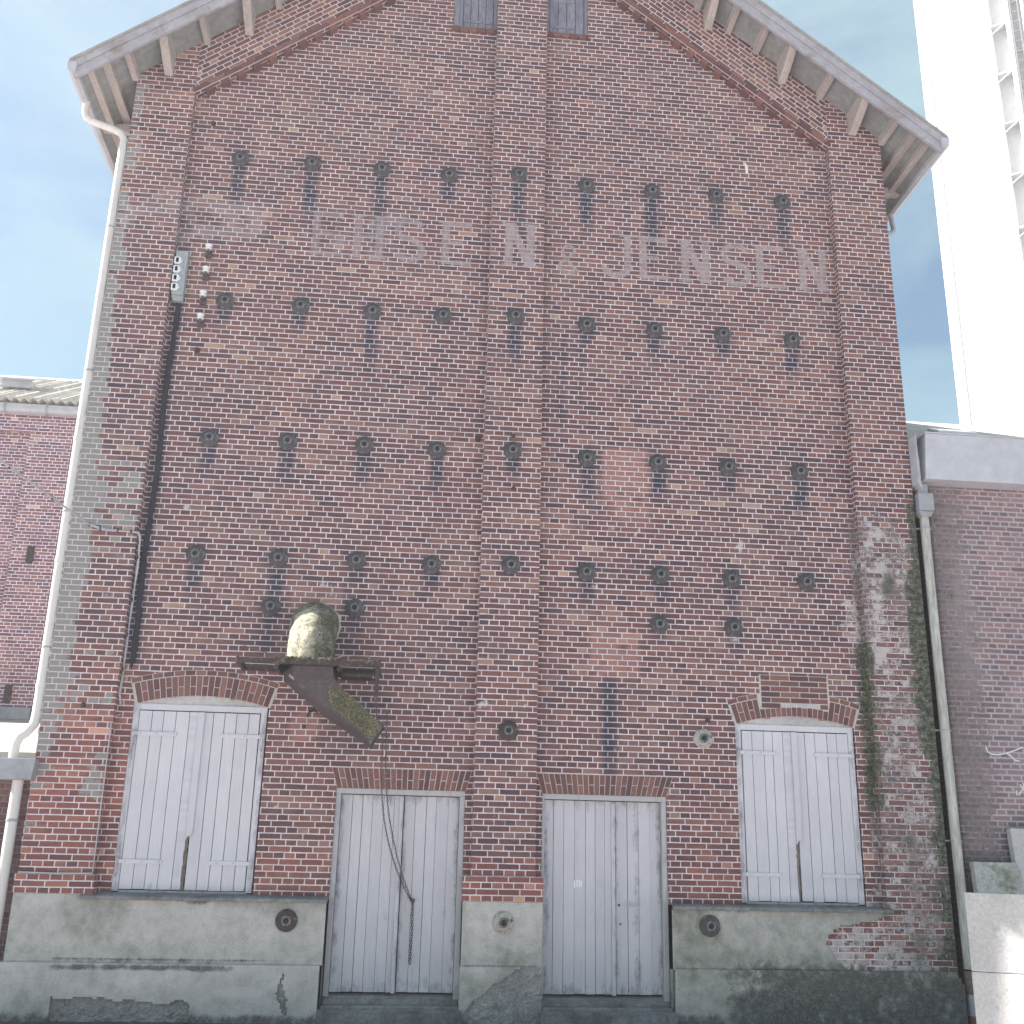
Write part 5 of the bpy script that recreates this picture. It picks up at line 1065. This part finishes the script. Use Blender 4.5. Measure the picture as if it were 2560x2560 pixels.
q = MB(); q.box(ppx-0.10, ppx+0.10, -0.08, 0.12, 4.77, 5.0); q.prism([(ppx-0.10, 4.77), (ppx-0.06, 4.70), (ppx+0.06, 4.70), (ppx+0.10, 4.77)], 'y', -0.05, 0.09); q.box(ppx-0.07, ppx+0.06, -0.03, 0.1, 5.0, 5.14); q.build('hopper_head', M['zinc'], rpo, bevel=0.008)
for z in (4.55, 2.02, 0.75): q = MB(); q.lathe([(0.066, 0), (0.066, 0.02)], 16, Matrix.Translation((ppx, 0.03, z))); q.box(ppx-0.12, ppx+0.1, 0.06, 0.075, z, z+0.02); q.build('pipe_bracket', M['zinc'], rpo)
q = MB(); q.lathe([(0.066, 0), (0.066, 0.24)], 16, Matrix.Translation((ppx, 0, -0.88))); q.build('sleeve', M['brown_pipe'], rpo)
q = MB(); q.lathe([(0.060, 0), (0.060, 0.24)], 16, Matrix.Translation((ppx, -0.0, -1.10))); q.build('lower_pipe', M['zinc_pale'], rpo)
q = MB(); q.lathe([(0.066, 0), (0.066, 0.09)], 16, Matrix.Translation((ppx, -0.0, -1.19))); q.build('coupling', M['red_pipe'], rpo)
for pts in ([(5.83, 1.86), (5.85, 1.80), (5.90, 1.775), (5.96, 1.77), (6.03, 1.78), (6.08, 1.79)], [(6.08, 1.79), (6.14, 1.81), (6.20, 1.83), (6.3, 1.87)], [(6.09, 1.785), (6.14, 1.76), (6.19, 1.71), (6.24, 1.70)], [(6.21, 1.43), (6.24, 1.38), (6.20, 1.33), (6.18, 1.30)], [(6.25, 1.45), (6.26, 1.3)], [(6.16, 1.36), (6.155, 1.30)]):
    gf = MB(); stroke(gf, pts, 0.014, 0.116); gf.build('white_strokes', M['porcelain'], ra)  # thin white strokes on the brick

# ================================================================ CONCRETE SLABS
def slab(name, P0, w, h, t, lean, rotz, label, mat, notch=0.0, seams=()):
    o = thing(name, P0, label, 'concrete slab', None)
    m_ = Matrix.Translation(P0) @ Matrix.Rotation(rotz, 4, 'Z') @ Matrix.Rotation(-lean, 4, 'X')
    mb = MB(); zz = [0]+[s_*h for s_ in seams]+[h]
    for i_, (a, b) in enumerate(zip(zz, zz[1:])):
        top = i_ == len(zz)-2
        poly = [(0, a+0.004), (w, a+0.004)]+([(w, b-notch), (w-notch*0.45, b-notch*0.25), (w-notch*0.9, b)] if top and notch else [(w, b)])+[(w*0.5, b-(0.004 if top else 0)), (0, b)]
        n = len(poly); P = [m_ @ Vector((x, y, z)) for y in (0, t) for x, z in poly]
        mb.add(P, [tuple(range(n))[::-1], tuple(range(n, 2*n))]+[(k, (k+1) % n, n+(k+1) % n, n+k) for k in range(n)])
    s_ = mb.build('slab', mat, o, bevel=0.008)
    return o
slab('concrete_slab', (4.54, -1.47, GZ), 0.70, 1.46, 0.11, rad(2.5), rad(-32), 'pale concrete slab leaning by the grey downpipe with a sunlit strip', M['slab'], 0.08, (0.49,))
slab('concrete_slab', (5.40, -0.30, GZ), 0.56, 1.77, 0.10, rad(6), rad(0), 'mossy grey concrete slab behind the sunlit one, against the dark brick wall', M['slab_mossy'], 0.07)
slab('concrete_slab', (5.93, -0.24, GZ), 0.6, 2.15, 0.10, rad(5), rad(0), 'tallest concrete slab, cut by the right edge of the picture', M['slab'], 0.0)

# ================================================================ SILO TOWER
tw_ = thing('silo_tower', (20.1, 25, GZ), 'tall white silo tower with ladder and pipes behind the right building', 'silo tower')
q = MB(); q.box(20.1, 23.55, 25.0, 33.0, GZ, 59); q.box(20.1, 20.55, 24.96, 25.0, GZ, 59); q.box(23.25, 23.55, 24.94, 25.0, GZ, 59); q.box(24.25, 24.45, 24.80, 33, GZ, 59); q.box(26.4, 34, 25, 33, GZ, 59)
q.build('wall_panels', M['white_tower'], tw_)
q = MB(); q.box(23.55, 24.25, 25.35, 27.0, GZ, 59); q.build('recess', M['tower_grey'], tw_)
q = MB(); q.box(24.45, 26.4, 25.25, 27.0, GZ, 59); q.build('recess', M['tower_grey'], tw_)
for k in range(15):
    z = 17.4+k*2.45; q = MB(); q.box(23.5, 24.3, 24.93, 25.36, z, z+0.07); q.hexa([(23.5, 24.9, z-0.40), (23.58, 24.9, z-0.40), (23.58, 24.96, z-0.40), (23.5, 24.96, z-0.40), (24.2, 24.9, z), (24.28, 24.9, z), (24.28, 24.96, z), (24.2, 24.96, z)]); q.build('landing', M['tower_grey'], tw_)
    q = MB(); q.box(24.45, 26.4, 25.0, 25.26, z+1.0, z+1.10); q.build('cross_beam', M['tower_grey'], tw_)
    q = MB(); q.box(25.6, 26.1, 25.20, 25.26, z+1.4, z+3.0); q.build('panel', M['white_tower'], tw_)
q = MB()
for x in (24.55, 24.88): q.box(x-0.03, x+0.03, 24.66, 24.72, 13, 58)
for k in range(90): q.box(24.53, 24.90, 24.67, 24.71, 13.2+k*0.5, 13.24+k*0.5)
q.build('ladder', M['ladder_grey'], tw_)
q = MB(); q.tube([(25.10, 24.7, 14), (25.10, 24.7, 58)], 0.09, 10); q.build('riser_pipe', M['white_tower'], tw_); q = MB(); q.tube([(25.32, 24.7, 14), (25.32, 24.7, 58)], 0.05, 8); q.build('riser_pipe', M['ladder_grey'], tw_)
q = MB(); q.tube([(25.3, 23.9, 18.6), (24.9, 23.8, 17.9), (24.75, 23.8, 17.2)], [0.2, 0.38, 0.38], 14); q.tube([(24.7, 23.8, 17.4), (23.2, 23.6, 15.0), (22.6, 23.5, 13.4)], 0.24, 12); q.tube([(24.9, 23.8, 17.4), (24.7, 23.6, 15.8), (24.3, 23.4, 13.0)], 0.30, 12)
for p in ((24.1, 23.7, 16.4), (23.4, 23.6, 15.3), (24.78, 23.7, 16.4), (24.65, 23.6, 15.4)): q.lathe([(0.37, 0), (0.37, 0.05)], 14, Matrix.Translation(p) @ Matrix.Rotation(0.6 if p[0] < 24.3 else 0.15, 4, 'Y'))
for a, b in (((23.6, 23.4, 16.9), (25.6, 23.4, 16.3)), ((24.2, 23.4, 15.9), (25.4, 23.4, 17.2)), ((25.2, 23.4, 15.6), (24.9, 23.4, 17.6)), ((24.6, 23.4, 16.5), (28, 23.4, 16.7)), ((23.7, 23.4, 16.6), (24.9, 23.4, 15.9))): q.tube([a, b], 0.045, 6)
q.build('conveyor_pipes', M['tower_grey'], tw_)
tw_.rotation_euler = (0, 0, rad(-40)); tw_.scale = (0.86, 1, 1)

HAZE = 0.0019  # thin haze added to stand in for the veil of lens glare
if HAZE > 0:
    hb = MB(); hb.box(-26, 36, -20, 40, GZ-1, 61); k = N('glare_haze'); k.t.links.remove(k.o.inputs[0].links[0])
    pv = k.n('ShaderNodeVolumePrincipled'); pv.inputs['Color'].default_value = (0.97, 0.94, 1, 1); pv.inputs['Density'].default_value = HAZE; pv.inputs['Anisotropy'].default_value = 0.3
    k.t.links.new(pv.outputs[0], k.o.inputs['Volume']); k.t.nodes.remove(k.b); tag(hb.build('haze', k.m), kind='stuff')
